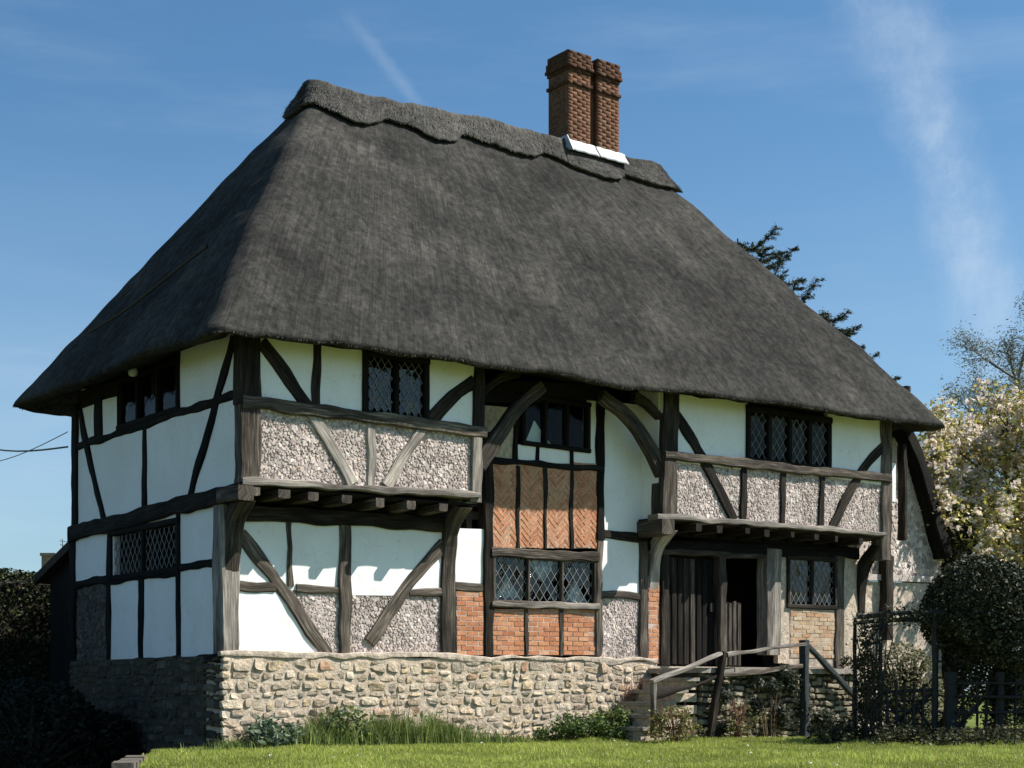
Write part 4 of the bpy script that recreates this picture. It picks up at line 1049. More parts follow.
# --- stone plinth
def rubble(u0, u1, z0, z1, place, parent, prefix='stone', wmin=0.09, wmax=0.27, hmin=0.07, hmax=0.15, seed=3, single=None, mat='stone', amin=0.0):
    """random rubble; place(u, d, z) -> world; stones for which single(u,z) is true become objects, the rest one part"""
    r = random.Random(seed); S = Soup(); z = z0; cnt = 0
    warp = lambda u, zz: (u + 0.05 * noise.noise((u * 1.7, zz * 2.0, seed)), zz + (0.06 * noise.noise((u * 0.9, zz * 1.5, seed + 5.5)) + 0.035 * noise.noise((u * 3.3, zz * 3, seed + 2.5))))
    while z < z1 - 0.03:
        h = r.uniform(hmin, hmax)
        if z + h > z1 - 0.07: h = z1 - z
        u = u0 + r.uniform(-0.2, 0)
        while u < u1:
            w_ = r.uniform(wmin, wmax) * (0.7 + 0.6 * h / hmax)
            cells = [(u, u + w_, z, z + h)]
            if h > 0.15 and r.random() < 0.35: hz = h * r.uniform(0.4, 0.6); cells = [(u, u + w_, z, z + hz), (u, u + w_, z + hz, z + h)]
            for (a, b, c, d) in cells:
                a, b = max(a, u0), min(b, u1)
                if b - a < 0.05: continue
                g_ = r.uniform(0.009, 0.022); jz_ = r.uniform(-.022, .022); c += jz_; d += jz_ + r.uniform(-.012, .012); bw, bh = b - a, d - c
                pts = []
                for (fa, fb_) in ((0.12, 0), (0.5, 0), (0.88, 0), (1, 0.2), (1, 0.8), (0.85, 1), (0.5, 1), (0.15, 1), (0, 0.78), (0, 0.22)):
                    px_ = a + g_ + (bw - 2 * g_) * min(1, max(0, fa + r.uniform(-.05, .05))); pz_ = c + g_ + (bh - 2 * g_) * min(1, max(0, fb_ + r.uniform(-.07, .07)))
                    pts.append(warp(px_, pz_))
                cx = sum(p[0] for p in pts) / 10; cz = sum(p[1] for p in pts) / 10
                pr = r.uniform(-0.003, 0.015); k1 = r.uniform(0.84, 0.93); tx_, tz_ = r.gauss(0, 0.10), r.gauss(0, 0.10)
                v = [(p[0], 0.05, p[1]) for p in pts] + [(p[0] * 0.97 + cx * .03, -0.002, p[1] * 0.97 + cz * .03) for p in pts] + [(cx + (p[0] - cx) * k1, -pr - 0.010 + (p[0] - cx) * tx_ + (p[1] - cz) * tz_ + r.uniform(-.006, .006), cz + (p[1] - cz) * k1) for p in pts] + [(cx + r.uniform(-.2, .2) * bw, -pr - 0.014 + r.uniform(-.010, .006), cz + r.uniform(-.2, .2) * bh)]
                f = []
                for q in (0, 10):
                    for i in range(10): f.append((q + i, q + (i + 1) % 10, q + 10 + (i + 1) % 10, q + 10 + i))
                for i in range(10): f.append((20 + i, 20 + (i + 1) % 10, 30))
                vw = [place(*p) for p in v]
                if (single is None or single(cx, cz)) and bw * bh > amin:
                    part(prefix, pymesh(prefix, vw, f, M[mat]), parent); cnt += 1
                else:
                    cc = np.array(r.choice([(0.36, 0.29, 0.22), (0.52, 0.425, 0.325), (0.45, 0.38, 0.30), (0.58, 0.48, 0.37), (0.52, 0.40, 0.26)])) * r.uniform(0.8, 1.2) * (0.16 if mat == 'stone_shade' else 1)  # end facing darkened too, shade put into the colour
                    S.add(vw, [q for q in f if len(q) == 4], cc); S.add([vw[i] for i in range(20, 31)], [(i, (i + 1) % 10, 10) for i in range(10)], cc)
            u += w_
        z += h
    if S.n: part(prefix + '_facing', S.mesh(prefix + '_facing', M['stones']), parent, 'stuff')
    return cnt
PT = Zr(0.47); PX1 = FY(655, 700, J)[0]
pl = part('plinth', boxmesh('plinth', (0.0, PX1, J - 0.048, J + 0.5, -0.3, PT), M['mortar']), house)
c1 = rubble(-0.06, PX1, -0.12, PT - 0.02, lambda u, d, z: (u, J - 0.045 + d, z), pl, seed=4, amin=0.0205)
pe = part('plinth', boxmesh('plinth', (-0.03, 0.5, J + 0.51, HW - 0.01, -1.1, PT), M['mortar_dark']), house)
c2 = rubble(J + 0.0, HW, -1.0, PT - 0.02, lambda u, d, z: (-0.03 + d, u, z), pe, seed=9, single=lambda u, z: u < 3.0 and z > 0.0, mat='stone_shade', amin=0.028)  # stones darkened to deepen the shade on the end plinth
print('stones', c1, c2)
beam('sill_capping', [(-0.06, J - 0.02, PT + 0.02), (PX1 * 0.5, J - 0.02, PT + 0.025), (PX1, J - 0.02, PT + 0.01)], 0.085, FN, 0.05, 0.05, 'capping', house, wob=0.035)
pr_ = part('plinth', boxmesh('plinth', (PX1 + 0.01, HX + 1.6, J + 0.0, J + 0.5, -0.3, Zr(0.40)), M['mortar']), house)
# lean-to at the back of the house
yb, zb_ = EX(72, 524, 0.3)
lt = thing('lean_to_shed', 'small dark tiled lean-to behind the end wall beside the hedge', 'shed', (0.6, HW + 0.5, -0.8))
za, zc_ = EX(72, 524, 0.3)[1], EX(36, 572, 0.3)[1]
ya, yc = HW + 0.02, EX(34, 572, 0.3)[0]
v = []
for x in (0.3, 4.0): v += [(x, ya, za), (x, yc, zc_ - 0.05), (x, yc, zc_ - 0.2), (x, ya, za - 0.15)]
part('roof', pymesh('roof', v, [(0, 4, 5, 1), (1, 5, 6, 2), (2, 6, 7, 3), (3, 7, 4, 0), (0, 1, 2, 3), (7, 6, 5, 4)], M['tile']), lt)
v = []
for x in (0.5, 3.8): v += [(x, ya, za - 0.16), (x, yc - 0.25, zc_ - 0.05), (x, yc - 0.25, -0.9), (x, ya, -0.9)]
part('wall', pymesh('wall', v, [(0, 4, 5, 1), (1, 5, 6, 2), (2, 6, 7, 3), (3, 7, 4, 0), (0, 1, 2, 3), (7, 6, 5, 4)], M['black']), lt)
#PART2
# ------------------------------------------------------------------ landing, steps and handrail in front of the doors
YL = -0.75                                    # front of the landing
LX0, LX1 = FY(700, 690, YL)[0], FY(812, 690, YL)[0]
ZL = Zr(0.36)
ld = thing('stone_landing', 'raised rubble-stone landing in front of the two cottage doors', 'landing', ((LX0 + LX1) / 2, 0, 0))
core = part('masonry', boxmesh('masonry', (LX0 + 0.05, LX1 + 1.2, YL + 0.06, J - 0.05, -0.2, ZL - 0.09), M['mortar_dark']), ld)
rubble(LX0, LX1 + 1.2, -0.1, ZL - 0.1, lambda u, d, z: (u, YL + 0.02 + d, z), core, seed=21, mat='stone_grey')
nsl = 5
for i in range(nsl):
    a = LX0 - 0.04 + (LX1 + 1.2 - LX0) * i / nsl; b = LX0 - 0.04 + (LX1 + 1.2 - LX0) * (i + 1) / nsl - 0.015
    v, f = boxv(a, b, YL - 0.06 + random.uniform(-.02, .02), J - 0.06, ZL - 0.085, ZL + random.uniform(-.008, .01)); part('paving_slab', pymesh('paving_slab', v, f, M['slab']), ld)
st = thing('stone_steps', 'worn stone steps climbing beside the plinth to the cottage doors', 'steps', (LX0 - 0.6, YL + 0.4, 0))
ns = 6; rise = (ZL + 0.05) / ns; run = 0.24
for i in range(ns - 1):
    xb = LX0 - 0.05 - (ns - 1 - i) * run; zt = (i + 1) * rise - 0.02
    part('riser', boxmesh('riser', (xb + 0.035, LX0 + 0.0 - i * 0.002, YL + 0.06 + i * 0.003, J - 0.16 - i * 0.003, -0.1 if i == 0 else zt - rise, zt - 0.055), M['mortar']), st)
    v, f = boxv(xb - 0.02, xb + run + 0.02, YL + 0.0 + random.uniform(-.03, .02), J - 0.17, zt - 0.055, zt); part('tread', pymesh('tread', v, f, M['slab']), st)
YR = YL - 0.16
hr = thing('handrail', 'weathered wooden handrail with leaning posts round the steps and landing', 'handrail', (FY(712, 737, YR)[0], YR, 0))
def rb(name, pix, w, mat='oak_pale', Y=YR, depth=0.07, proud=0.0, w2=None): return beam(name, fpts(pix, Y), w, FN, depth, proud, mat, hr, w2, 0.014)
rb('newel', [(655, 680), (655, 738)], 0.075)
rb('rail', [(653, 682), (688, 668), (722, 654)], 0.065, proud=0.02)
rb('rail', [(657, 697), (700, 684), (719, 676)], 0.055, 'oak_mid', proud=-0.02)
rb('post', [(725, 652), (718, 695), (711, 741)], 0.11, 'oak_mid', proud=0.012)
rb('rail', [(727, 655), (765, 649), (806, 643)], 0.06, 'oak_pale', proud=0.03)
rb('rail', [(724, 675), (765, 671), (803, 666)], 0.075, 'oak', proud=0.0)
rb('post', [(806, 640), (806.5, 741)], 0.13, 'post', depth=0.10, proud=0.025)
rb('rail', [(808, 645), (830, 668), (858, 697)], 0.09, 'post', proud=0.0)
rb('post', [(857, 690), (857, 744)], 0.09, 'post')

# ------------------------------------------------------------------ plants
def leafquads(C, size, cols, rng, up=0.0, asp=0.55, droop=0.0):
    n = len(C); C = np.asarray(C, float)
    d = rng.normal(0, 1, (n, 3)); d[:, 2] = d[:, 2] * 0.6 + up; d /= np.linalg.norm(d, axis=1)[:, None]
    e = rng.normal(0, 1, (n, 3)); e -= (e * d).sum(1)[:, None] * d; e /= np.linalg.norm(e, axis=1)[:, None]
    L = size * rng.uniform(0.6, 1.3, (n, 1)); Wd = L * asp
    nr = np.cross(d, e)
    V_ = np.stack([C - d * L * 0.5, C + e * Wd * 0.5 + nr * L * 0.08, C + d * L * 0.5, C - e * Wd * 0.5 + nr * L * 0.08], 1).reshape(-1, 3)
    F_ = np.arange(4 * n).reshape(n, 4)
    return V_, F_, np.repeat(cols, 4, 0)
def colmix(pal, n, rng, jit=0.2):
    pal = np.array(pal); return np.clip(pal[rng.integers(0, len(pal), n)] * rng.lognormal(0, jit, (n, 1)), 0.002, 0.9)
def blades(base, hgt, lean, width, cols, rng):
    n = len(base); a = rng.uniform(0, 2 * np.pi, n)
    s = np.stack([np.cos(a), np.sin(a), np.zeros(n)], 1); b = rng.uniform(0, 2 * np.pi, n)
    ln = np.stack([np.cos(b), np.sin(b), np.zeros(n)], 1) * (lean * rng.uniform(0.2, 1.0, n) * hgt)[:, None]
    h = np.zeros((n, 3)); h[:, 2] = hgt
    w_ = (np.broadcast_to(width, (n,)))[:, None]
    m1 = base + h * 0.6 + ln * 0.35; tip = base + h * np.sqrt(np.clip(1 - lean * 0.3, 0.3, 1)) + ln
    V_ = np.stack([base - s * w_, base + s * w_, m1 + s * w_ * 0.7, m1 - s * w_ * 0.7, tip], 1).reshape(-1, 3)
    i0 = np.arange(n)[:, None] * 5
    F_ = np.concatenate([i0 + [0, 1, 2], i0 + [0, 2, 3], i0 + [3, 2, 4]])
    return V_, F_, np.repeat(cols, 5, 0)
def lawn_keep(x, y): return (lawn_d(x, y) < 0.05) & ((y < J - 0.1) | (x < -0.1) & (y < 1.1))
# mown lawn
rg = np.random.default_rng(11)
n = 370000
dep = 13.8 + (26.5 - 13.8) * rg.random(n) ** 1.25
pxs = rg.uniform(-20, 1044, n); la = (pxs - CX) / FPX * dep
bx = CAM.x + CA * dep + SA * la; by = CAM.y + SA * dep - CA * la
k = lawn_keep(bx, by)
bx, by = bx[k], by[k]
patch = np.array([noise.noise((x * 0.7, y * 0.7, 1.3)) for x, y in zip(bx[::1], by[::1])])
base = np.stack([bx, by, ground_h(bx, by) - 0.005], 1)
fine = np.array([noise.noise((x * 3.1, y * 3.1, 7.7)) for x, y in zip(bx, by)])
hg = rg.uniform(0.02, 0.065, len(bx)) * np.clip(1 + 0.7 * patch + 0.8 * fine, 0.3, 2.2)
cl = colmix([(0.23, 0.29, 0.045), (0.27, 0.32, 0.055), (0.18, 0.24, 0.04), (0.31, 0.33, 0.08), (0.33, 0.31, 0.11)], len(bx), rg, 0.22) * np.clip(1.08 + 0.5 * patch + 0.35 * fine, 0.4, 1.8)[:, None]
S = Soup(); S.add(*blades(base, hg, 0.7, 0.0035, cl, rg))
di = rg.integers(0, len(bx), 40); dc = base[di] + np.array([0, 0, 0.055]); dc = np.repeat(dc, 4, 0) + rg.normal(0, 0.006, (160, 3))
S.add(*leafquads(dc, 0.022, np.full((160, 3), 0.75), rg, 0.1, 0.8))
part('lawn_grass', S.mesh('lawn_grass', M['grass']), None, 'stuff')['label'] = 'short mown green grass of the lawn in front of the cottage'
# daisies / pale flecks in the lawn
# border clumps along the plinth
def clump(name, label, cat, x, y, w, d, h, pal, nb, kind='blade', lean=0.6, width=0.006, group=None, leaf=0.07, seed=0):
    r = np.random.default_rng(seed + 100)
    z = gz(x, y); t = thing(name, label, cat, (x, y, z), group)
    S = Soup()
    if kind == 'blade':
        b = np.stack([x + r.normal(0, w / 2.4, nb), y + r.normal(0, d / 2.6, nb), np.zeros(nb)], 1); b[:, 1] = np.minimum(b[:, 1], J - 0.12) if y < J else b[:, 1]
        b[:, 2] = ground_h(b[:, 0], b[:, 1]) - 0.02
        q = np.exp(-((b[:, 0] - x) / (w * 0.6)) ** 2)
        lump = np.array([0.75 + 0.7 * noise.noise((p[0] * 3.1, p[1] * 3, seed)) for p in b])
        hh = h * r.uniform(0.4, 1.0, nb) * (0.45 + 0.55 * q) * lump
        S.add(*blades(b, hh, lean, width, colmix(pal, nb, r, 0.28), r))
    if kind in ('leaf', 'twig'):
        ncl = max(6, int(w * d * 60)); cc = np.stack([x + r.normal(0, w / 3.2, ncl), y + r.normal(0, d / 3.2, ncl), z + h * r.uniform(0.15, 0.9, ncl)], 1)
        cc[:, 2] = z + (cc[:, 2] - z) * (1 - 0.5 * ((cc[:, 0] - x) / (w * 0.75)) ** 2).clip(0.2, 1)
        C = cc[r.integers(0, ncl, nb)] + r.normal(0, 0.07, (nb, 3)) * np.array([1, 1, 0.8]); C[:, 2] = np.maximum(C[:, 2], z + 0.01)
        if y < J: C[:, 1] = np.minimum(C[:, 1], J - 0.08)
        S.add(*leafquads(C, leaf, colmix(pal, nb, r, 0.3), r, 0.3))
    part('foliage', S.mesh('foliage', M['leaf']), t)
    S2 = Soup()
    for i in range(9 if kind != 'twig' else 34):
        a = r.uniform(0, 6.28); tx, ty = x + math.cos(a) * w * 0.4 * r.uniform(.2, 1), min(y + math.sin(a) * d * 0.4, J - 0.1 if y < J else 99)
        V_, F_ = tube([(x + (tx - x) * 0.3, y + (ty - y) * 0.3, z - 0.03), ((x + tx) / 2, (y + ty) / 2, z + h * 0.4), (tx, ty, z + h * r.uniform(0.6, 1.0))], [0.008, 0.006, 0.003], 4)
        S2.add([tuple(v) for v in V_], F_, (0.16, 0.11, 0.07) if kind != 'twig' else (0.2, 0.1, 0.07))
    part('stems', S2.mesh('stems', M['bark']), t)
    return t
G1 = [(0.12, 0.17, 0.04), (0.17, 0.22, 0.05), (0.09, 0.13, 0.04), (0.24, 0.27, 0.09)]
G2 = [(0.14, 0.19, 0.11), (0.22, 0.26, 0.18), (0.09, 0.13, 0.08)]
G3 = [(0.05, 0.09, 0.025), (0.09, 0.14, 0.04), (0.03, 0.055, 0.018)]
def fx(px, y): return FY(px, 730, y)[0]
clump('grass_tuft', 'ragged green grass at the corner of the stone plinth', 'grass', fx(248, 0.1), 0.15, 0.8, 0.4, 0.34, G1, 1400, seed=1, group='grass tufts along the plinth')
clump('border_plant', 'blue-green leafy plant at the foot of the plinth near the corner', 'plant', fx(278, 0.05), 0.1, 0.6, 0.4, 0.34, G2, 900, 'leaf', leaf=0.12, seed=2)
clump('grass_tuft', 'tall green grass tuft under the first stud of the left wing', 'grass', fx(322, 0.15), 0.2, 1.0, 0.4, 0.66, G1, 1700, seed=3, group='grass tufts along the plinth')
clump('border_plant', 'low grey-green plant against the plinth below the left brace', 'plant', fx(345, 0.2), 0.2, 0.9, 0.35, 0.55, G2 + G1, 900, 'leaf', leaf=0.08, seed=4)
clump('grass_tuft', 'tallest grass tuft against the plinth left of the brick panels', 'grass', fx(405, 0.15), 0.2, 1.3, 0.4, 0.82, G1, 2400, seed=5, group='grass tufts along the plinth')
clump('grass_tuft', 'low grass tuft below the brick panel left of the hall window', 'grass', fx(455, 0.1), 0.2, 1.1, 0.4, 0.55, G1, 1700, seed=6, group='grass tufts along the plinth')
clump('grass_tuft', 'thin low grass along the plinth below the hall window', 'grass', fx(515, 0.15), 0.25, 1.3, 0.3, 0.26, G1, 1300, seed=7, group='grass tufts along the plinth')
clump('leafy_shrub', 'dark green leafy shrub at the plinth below the hall window', 'shrub', fx(575, 0.0), 0.05, 0.8, 0.6, 0.40, G3 + G1[:1], 2600, 'leaf', leaf=0.06, seed=8)
clump('leafy_shrub', 'green leafy shrub at the foot of the stone steps', 'shrub', fx(612, 0.0), 0.0, 0.8, 0.6, 0.46, G1 + G3, 2600, 'leaf', leaf=0.07, seed=9)
clump('dry_plant', 'dry straw-coloured stems beside the steps against the plinth', 'plant', fx(634, 0.28), 0.28, 0.55, 0.2, 1.05, [(0.30, 0.25, 0.16), (0.24, 0.21, 0.12), (0.16, 0.16, 0.08)], 420, 'twig', leaf=0.05, seed=10)
clump('rose_bush', 'yellow-green bush with red stems at the foot of the handrail', 'shrub', fx(676, YR - 0.3), YR - 0.3, 0.75, 0.5, 0.62, [(0.14, 0.15, 0.04), (0.10, 0.12, 0.035), (0.20, 0.19, 0.06), (0.2, 0.12, 0.07)], 1500, 'twig', leaf=0.055, seed=11)
clump('rose_bush', 'small green bush with red stems right of the leaning handrail post', 'shrub', fx(737, YR - 0.1), YR - 0.12, 0.5, 0.3, 0.72, [(0.13, 0.14, 0.05), (0.09, 0.10, 0.035), (0.2, 0.13, 0.08)], 800, 'twig', leaf=0.05, seed=12)
clump('ivy', 'grey-green ivy growing over the front of the stone landing', 'ivy', fx(768, YL - 0.02), YL - 0.08, 1.7, 0.14, 1.25, [(0.06, 0.07, 0.045), (0.03, 0.04, 0.022), (0.13, 0.13, 0.10)], 4200, 'leaf', leaf=0.07, seed=13)
clump('dark_shrub', 'dark evergreen shrub under the right jetty bracket', 'shrub', fx(862, -0.6), -0.5, 0.8, 0.7, 1.6, [(0.02, 0.03, 0.012), (0.035, 0.045, 0.018), (0.06, 0.06, 0.03)], 3500, 'leaf', leaf=0.07, seed=14)

# ------------------------------------------------------------------ woody plants with crowns
def limb_tree(t, base, h, spread, rng, nl=7, r0=0.12, colr=(0.12, 0.10, 0.08), z0=0.3, name='trunk', twigs=0):
    S = Soup(); tips = []
    pth = [Vector(base) + Vector((rng.normal(0, 0.03) * i, rng.normal(0, 0.03) * i, h * i / 5)) for i in range(6)]
    V_, F_ = tube(pth, [r0 * (1 - 0.15 * i) for i in range(6)], 8); S.add([tuple(v) for v in V_], F_, colr)
    for i in range(nl):
        f = z0 + (1 - z0) * (i + rng.random()) / nl; s = pth[min(4, int(f * 5))].lerp(pth[min(5, int(f * 5) + 1)], f * 5 % 1)
        a = i * 2.4 + rng.random(); L = spread * (1.05 - 0.5 * f) * rng.uniform(0.8, 1.15)
        d = Vector((math.cos(a), math.sin(a), rng.uniform(0.35, 0.9)))
        m = s + d * L * 0.5 + Vector((0, 0, 0.05)); e = s + d * L + Vector((0, 0, L * 0.12))
        V_, F_ = tube([s, m, e], [r0 * 0.42, r0 * 0.26, r0 * 0.1], 5); S.add([tuple(v) for v in V_], F_, colr)
        tips += [m, e]
        for q in range(3 + twigs):
            b = s.lerp(e, rng.uniform(0.35, 0.95)); dd = (d + Vector(rng.normal(0, 0.7, 3))).normalized()
            e2 = b + dd * L * rng.uniform(0.25, 0.55)
            V_, F_ = tube([b, (b + e2) / 2 + Vector((0, 0, 0.03)), e2], [r0 * 0.16, r0 * 0.1, r0 * 0.045], 4); S.add([tuple(v) for v in V_], F_, colr); tips.append(e2)
            for w_ in range(twigs):
                b3 = b.lerp(e2, rng.uniform(0.3, 1)); e3 = b3 + (dd + Vector(rng.normal(0, 0.8, 3))).normalized() * L * rng.uniform(0.12, 0.3)
                V_, F_ = tube([b3, e3], [r0 * 0.06, r0 * 0.022], 3); S.add([tuple(v) for v in V_], F_, colr); tips.append(e3)
    part(name, S.mesh(name, M['bark']), t); return tips
def crown(t, tips, n, sigma, leaf, pal, rng, mat='leaf', name='crown', asp=0.55, jit=0.3, clipf=None):
    tp = np.array([tuple(p) for p in tips]); C = tp[rng.integers(0, len(tp), n)] + rng.normal(0, sigma, (n, 3))
    if clipf is not None: C = C[clipf(C)]
    S = Soup(); S.add(*leafquads(C, leaf, colmix(pal, len(C), rng, jit), rng, 0.0, asp)); return part(name, S.mesh(name, M[mat]), t)
# magnolia in blossom, right of the cottage
rg = np.random.default_rng(31)
def ground_at(px, depth):
    p = AT(px, 690, depth); return Vector((p.x, p.y, gz(p.x, p.y)))
b = ground_at(1002, 33.0)
t = thing('magnolia_tree', 'blossoming tree with pale pink flowers and yellow-green leaves right of the cottage', 'tree', b)
tips = limb_tree(t, b, 5.9, 2.5, rg, 34, 0.11, (0.10, 0.085, 0.07), 0.25, twigs=4)
crown(t, tips, 26000, 0.15, 0.105, [(0.42, 0.37, 0.09), (0.30, 0.28, 0.07), (0.46, 0.38, 0.11), (0.18, 0.19, 0.055)], rg)
# blossoms: cups of petals
fl = np.array([tuple(p) for p in tips])
nf = 3600; C = fl[rg.integers(0, len(fl), nf)] + rg.normal(0, 0.10, (nf, 3))
C = np.repeat(C, 6, 0) + rg.normal(0, 0.035, (nf * 6, 3))
S = Soup(); S.add(*leafquads(C, 0.135, colmix([(0.78, 0.68, 0.60), (0.74, 0.61, 0.53), (0.80, 0.74, 0.64)], len(C), rg, 0.12), rg, 0.5, 0.6))
part('blossom', S.mesh('blossom', M['petal']), t)
# hazy bare-twigged tree further back
b = ground_at(1024, 46)
t = thing('bare_tree', 'tall grey twiggy tree with sparse leaves behind the blossom tree', 'tree', b)
tips = limb_tree(t, b, 10.2, 2.6, rg, 34, 0.12, (0.19, 0.195, 0.20), 0.3, twigs=6)
crown(t, tips, 46000, 0.14, 0.08, [(0.15, 0.17, 0.14), (0.12, 0.14, 0.12), (0.19, 0.21, 0.17)], rg, asp=0.4)
# fir behind the roof
def fir(px, depth, py_top, label, seed, spread):
    rg = np.random.default_rng(seed); p = ground_at(px, depth); h = AT(px, py_top, depth).z - p.z
    t = thing('fir_tree', label, 'tree', p)
    S = Soup(); V_, F_ = tube([p, p + Vector((0.05, 0, h * 0.5)), p + Vector((0.02, 0.03, h))], [0.28, 0.17, 0.02], 8); S.add([tuple(v) for v in V_], F_, (0.07, 0.05, 0.04))
    Nn = Soup()
    nb = 80
    for i in range(nb):
        f = 0.38 + 0.61 * (i + rg.random()) / nb; s = p + Vector((0.03, 0.02, h * f)); a = i * 2.399 + rg.normal(0, .2); L = spread * (1 - f) ** 0.42 * rg.uniform(0.65, 1.35) + 0.25
        d = Vector((math.cos(a), math.sin(a), 0)); up = rg.uniform(0.1, 0.55)
        pts = [s, s + d * L * 0.4 + Vector((0, 0, -0.05 * L)), s + d * L * 0.75 + Vector((0, 0, 0.08 * L * up * 4)), s + d * L + Vector((0, 0, 0.45 * L * up * 2))]
        pts = smooth_path(pts, 0.2); m = len(pts)
        V_, F_ = tube(pts, [0.035 * (1 - k / m) + 0.006 for k in range(m)], 4); S.add([tuple(v) for v in V_], F_, (0.06, 0.045, 0.03))
        ax = np.array([tuple(q) for q in pts])
        nn = int(L * 420); ki = rg.uniform(0.3, m - 1.001, nn); k0 = ki.astype(int); fr_ = (ki - k0)[:, None]; C = ax[k0] * (1 - fr_) + ax[k0 + 1] * fr_ + rg.normal(0, 0.05, (nn, 3)); Nn.add(*leafquads(C, 0.09, colmix([(0.028, 0.045, 0.028), (0.045, 0.06, 0.035), (0.07, 0.08, 0.045)], nn, rg, .25), rg, 0.2, 0.22))
        # side sprays
        for q in range(int(L * 13)):
            k = rg.integers(1, m); side = Vector((-d.y, d.x, 0)) * (1 if q % 2 else -1); l2 = L * 0.34 * (1.1 - k / m) * rg.uniform(0.6, 1.2) + 0.1
            e = pts[k] + (side + d * 0.7 + Vector((0, 0, rg.uniform(-.15, .35)))).normalized() * l2
            V_, F_ = tube([pts[k], e], [0.010, 0.004], 3); S.add([tuple(v) for v in V_], F_, (0.05, 0.045, 0.03))
            nn = int(l2 * 170); tt = rg.random((nn, 1)); C = np.array(pts[k]) * (1 - tt) + np.array(e) * tt + rg.normal(0, 0.02, (nn, 3))
            Nn.add(*leafquads(C, 0.085, colmix([(0.028, 0.045, 0.028), (0.045, 0.06, 0.035), (0.07, 0.08, 0.045)], nn, rg, .25), rg, 0.2, 0.22))
    part('trunk', S.mesh('trunk', M['bark']), t); part('crown', Nn.mesh('crown', M['yew']), t)
fir(738, 40, 238, 'dark fir tree whose top branches show behind the right roof slope', 5, 3.3)
fir(826, 41, 312, 'lower dark fir tree showing above the right end of the roof slope', 8, 2.3)

# dark clipped yew right of the gate, evergreen mass behind it
def bush(name, label, cat, c, rad, n, leaf, pal, seed, group=None, mat='yew', lumps=26, trunk=True, box=False):
    rg = np.random.default_rng(seed); cx, cy, cz = c; t = thing(name, label, cat, (cx, cy, gz(cx, cy)), group)
    d = rg.normal(0, 1, (n, 3)); d /= np.linalg.norm(d, axis=1)[:, None]
    if box: d = np.sign(d) * np.abs(d) ** 0.45; d /= np.abs(d).max(1)[:, None] ** 0.75
    lc = rg.normal(0, 1, (lumps, 3)); lc /= np.linalg.norm(lc, axis=1)[:, None]
    near = (d @ lc.T).max(1)
    r = (0.62 + 0.46 * np.clip((near - 0.55) / 0.42, 0, 1)) * (1 - np.abs(rg.normal(0, 0.09, n)))
    C = np.array(c) + d * r[:, None] * np.array(rad); C = C[C[:, 2] > gz(cx, cy) + 0.02]
    S = Soup(); S.add(*leafquads(C, leaf, colmix(pal, len(C), rg, 0.3), rg, 0.2))
    if cat == 'bush' and 'yew' in name:
        k_ = 5200; aa = rg.uniform(0, 6.28, k_); zz_ = rg.uniform(0.0, 1.0, k_) ** 0.8; rr_ = (0.25 + 0.75 * zz_) * (0.6 + 0.4 * np.sin(aa * 5 + zz_ * 7)) * rg.uniform(0.3, 1, k_)
        C2 = np.stack([cx + np.cos(aa) * rr_ * rad[0] * 0.8, cy + np.sin(aa) * rr_ * rad[1] * 0.8, gz(cx, cy) + 0.1 + zz_ * (cz - rad[2] * 0.6 - gz(cx, cy))], 1)
        S.add(*leafquads(C2, leaf, colmix(pal, k_, rg, 0.3), rg, 0.2))
    part('foliage', S.mesh('foliage', M[mat]), t)
    # inner twig mass that stops light passing through
    S = Soup()
    for i in range(60):
        a = rg.normal(0, 1, 3); a /= np.linalg.norm(a); a[2] = abs(a[2]) if i % 3 else a[2]
        e = Vector(c) + Vector(a * np.array(rad) * 0.86); s = Vector((cx, cy, max(gz(cx, cy), cz - rad[2] * 0.5)))
        V_, F_ = tube([s, s.lerp(e, 0.5) + Vector((0, 0, 0.08)), e], [0.05, 0.035, 0.012], 5); S.add([tuple(v) for v in V_], F_, (0.05, 0.04, 0.03))
    if trunk:
        V_, F_ = tube([(cx, cy, gz(cx, cy) - 0.05), (cx, cy, cz)], [0.11, 0.08], 8); S.add([tuple(v) for v in V_], F_, (0.05, 0.04, 0.03))
    part('branches', S.mesh('branches', M['bark']), t); return t
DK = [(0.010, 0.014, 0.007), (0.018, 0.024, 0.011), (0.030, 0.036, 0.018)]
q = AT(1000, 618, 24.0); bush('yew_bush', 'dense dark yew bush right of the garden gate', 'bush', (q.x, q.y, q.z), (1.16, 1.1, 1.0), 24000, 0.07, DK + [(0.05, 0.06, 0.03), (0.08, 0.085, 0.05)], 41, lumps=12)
q = AT(948, 560, 31.5); bush('evergreen_bush', 'black evergreen bush between the flint wall and the blossom tree', 'bush', (q.x, q.y, 2.0), (0.7, 0.9, 2.3), 12000, 0.09, DK, 42)
q = AT(1085, 640, 30); bush('evergreen_bush', 'dark evergreen shrub behind the rail fence at the right edge', 'bush', (q.x, q.y, 0.8), (1.6, 1.2, 1.2), 14000, 0.09, DK + [(0.05, 0.06, 0.03)], 43)
q = AT(940, 480, 35); bush('evergreen_bush', 'dark conifer bush just past the right eave', 'bush', (q.x, q.y, 3.2), (0.75, 0.9, 3.0), 14000, 0.09, DK + [(0.03, 0.04, 0.03)], 44)
q = AT(905, 660, 27.6); bush('garden_shrub', 'pale tangled shrub seen through the garden gate arch', 'shrub', (q.x, q.y, 0.6), (0.7, 0.6, 0.95), 5000, 0.07, [(0.16, 0.15, 0.08), (0.10, 0.11, 0.05), (0.22, 0.20, 0.13)], 45, mat='leaf')
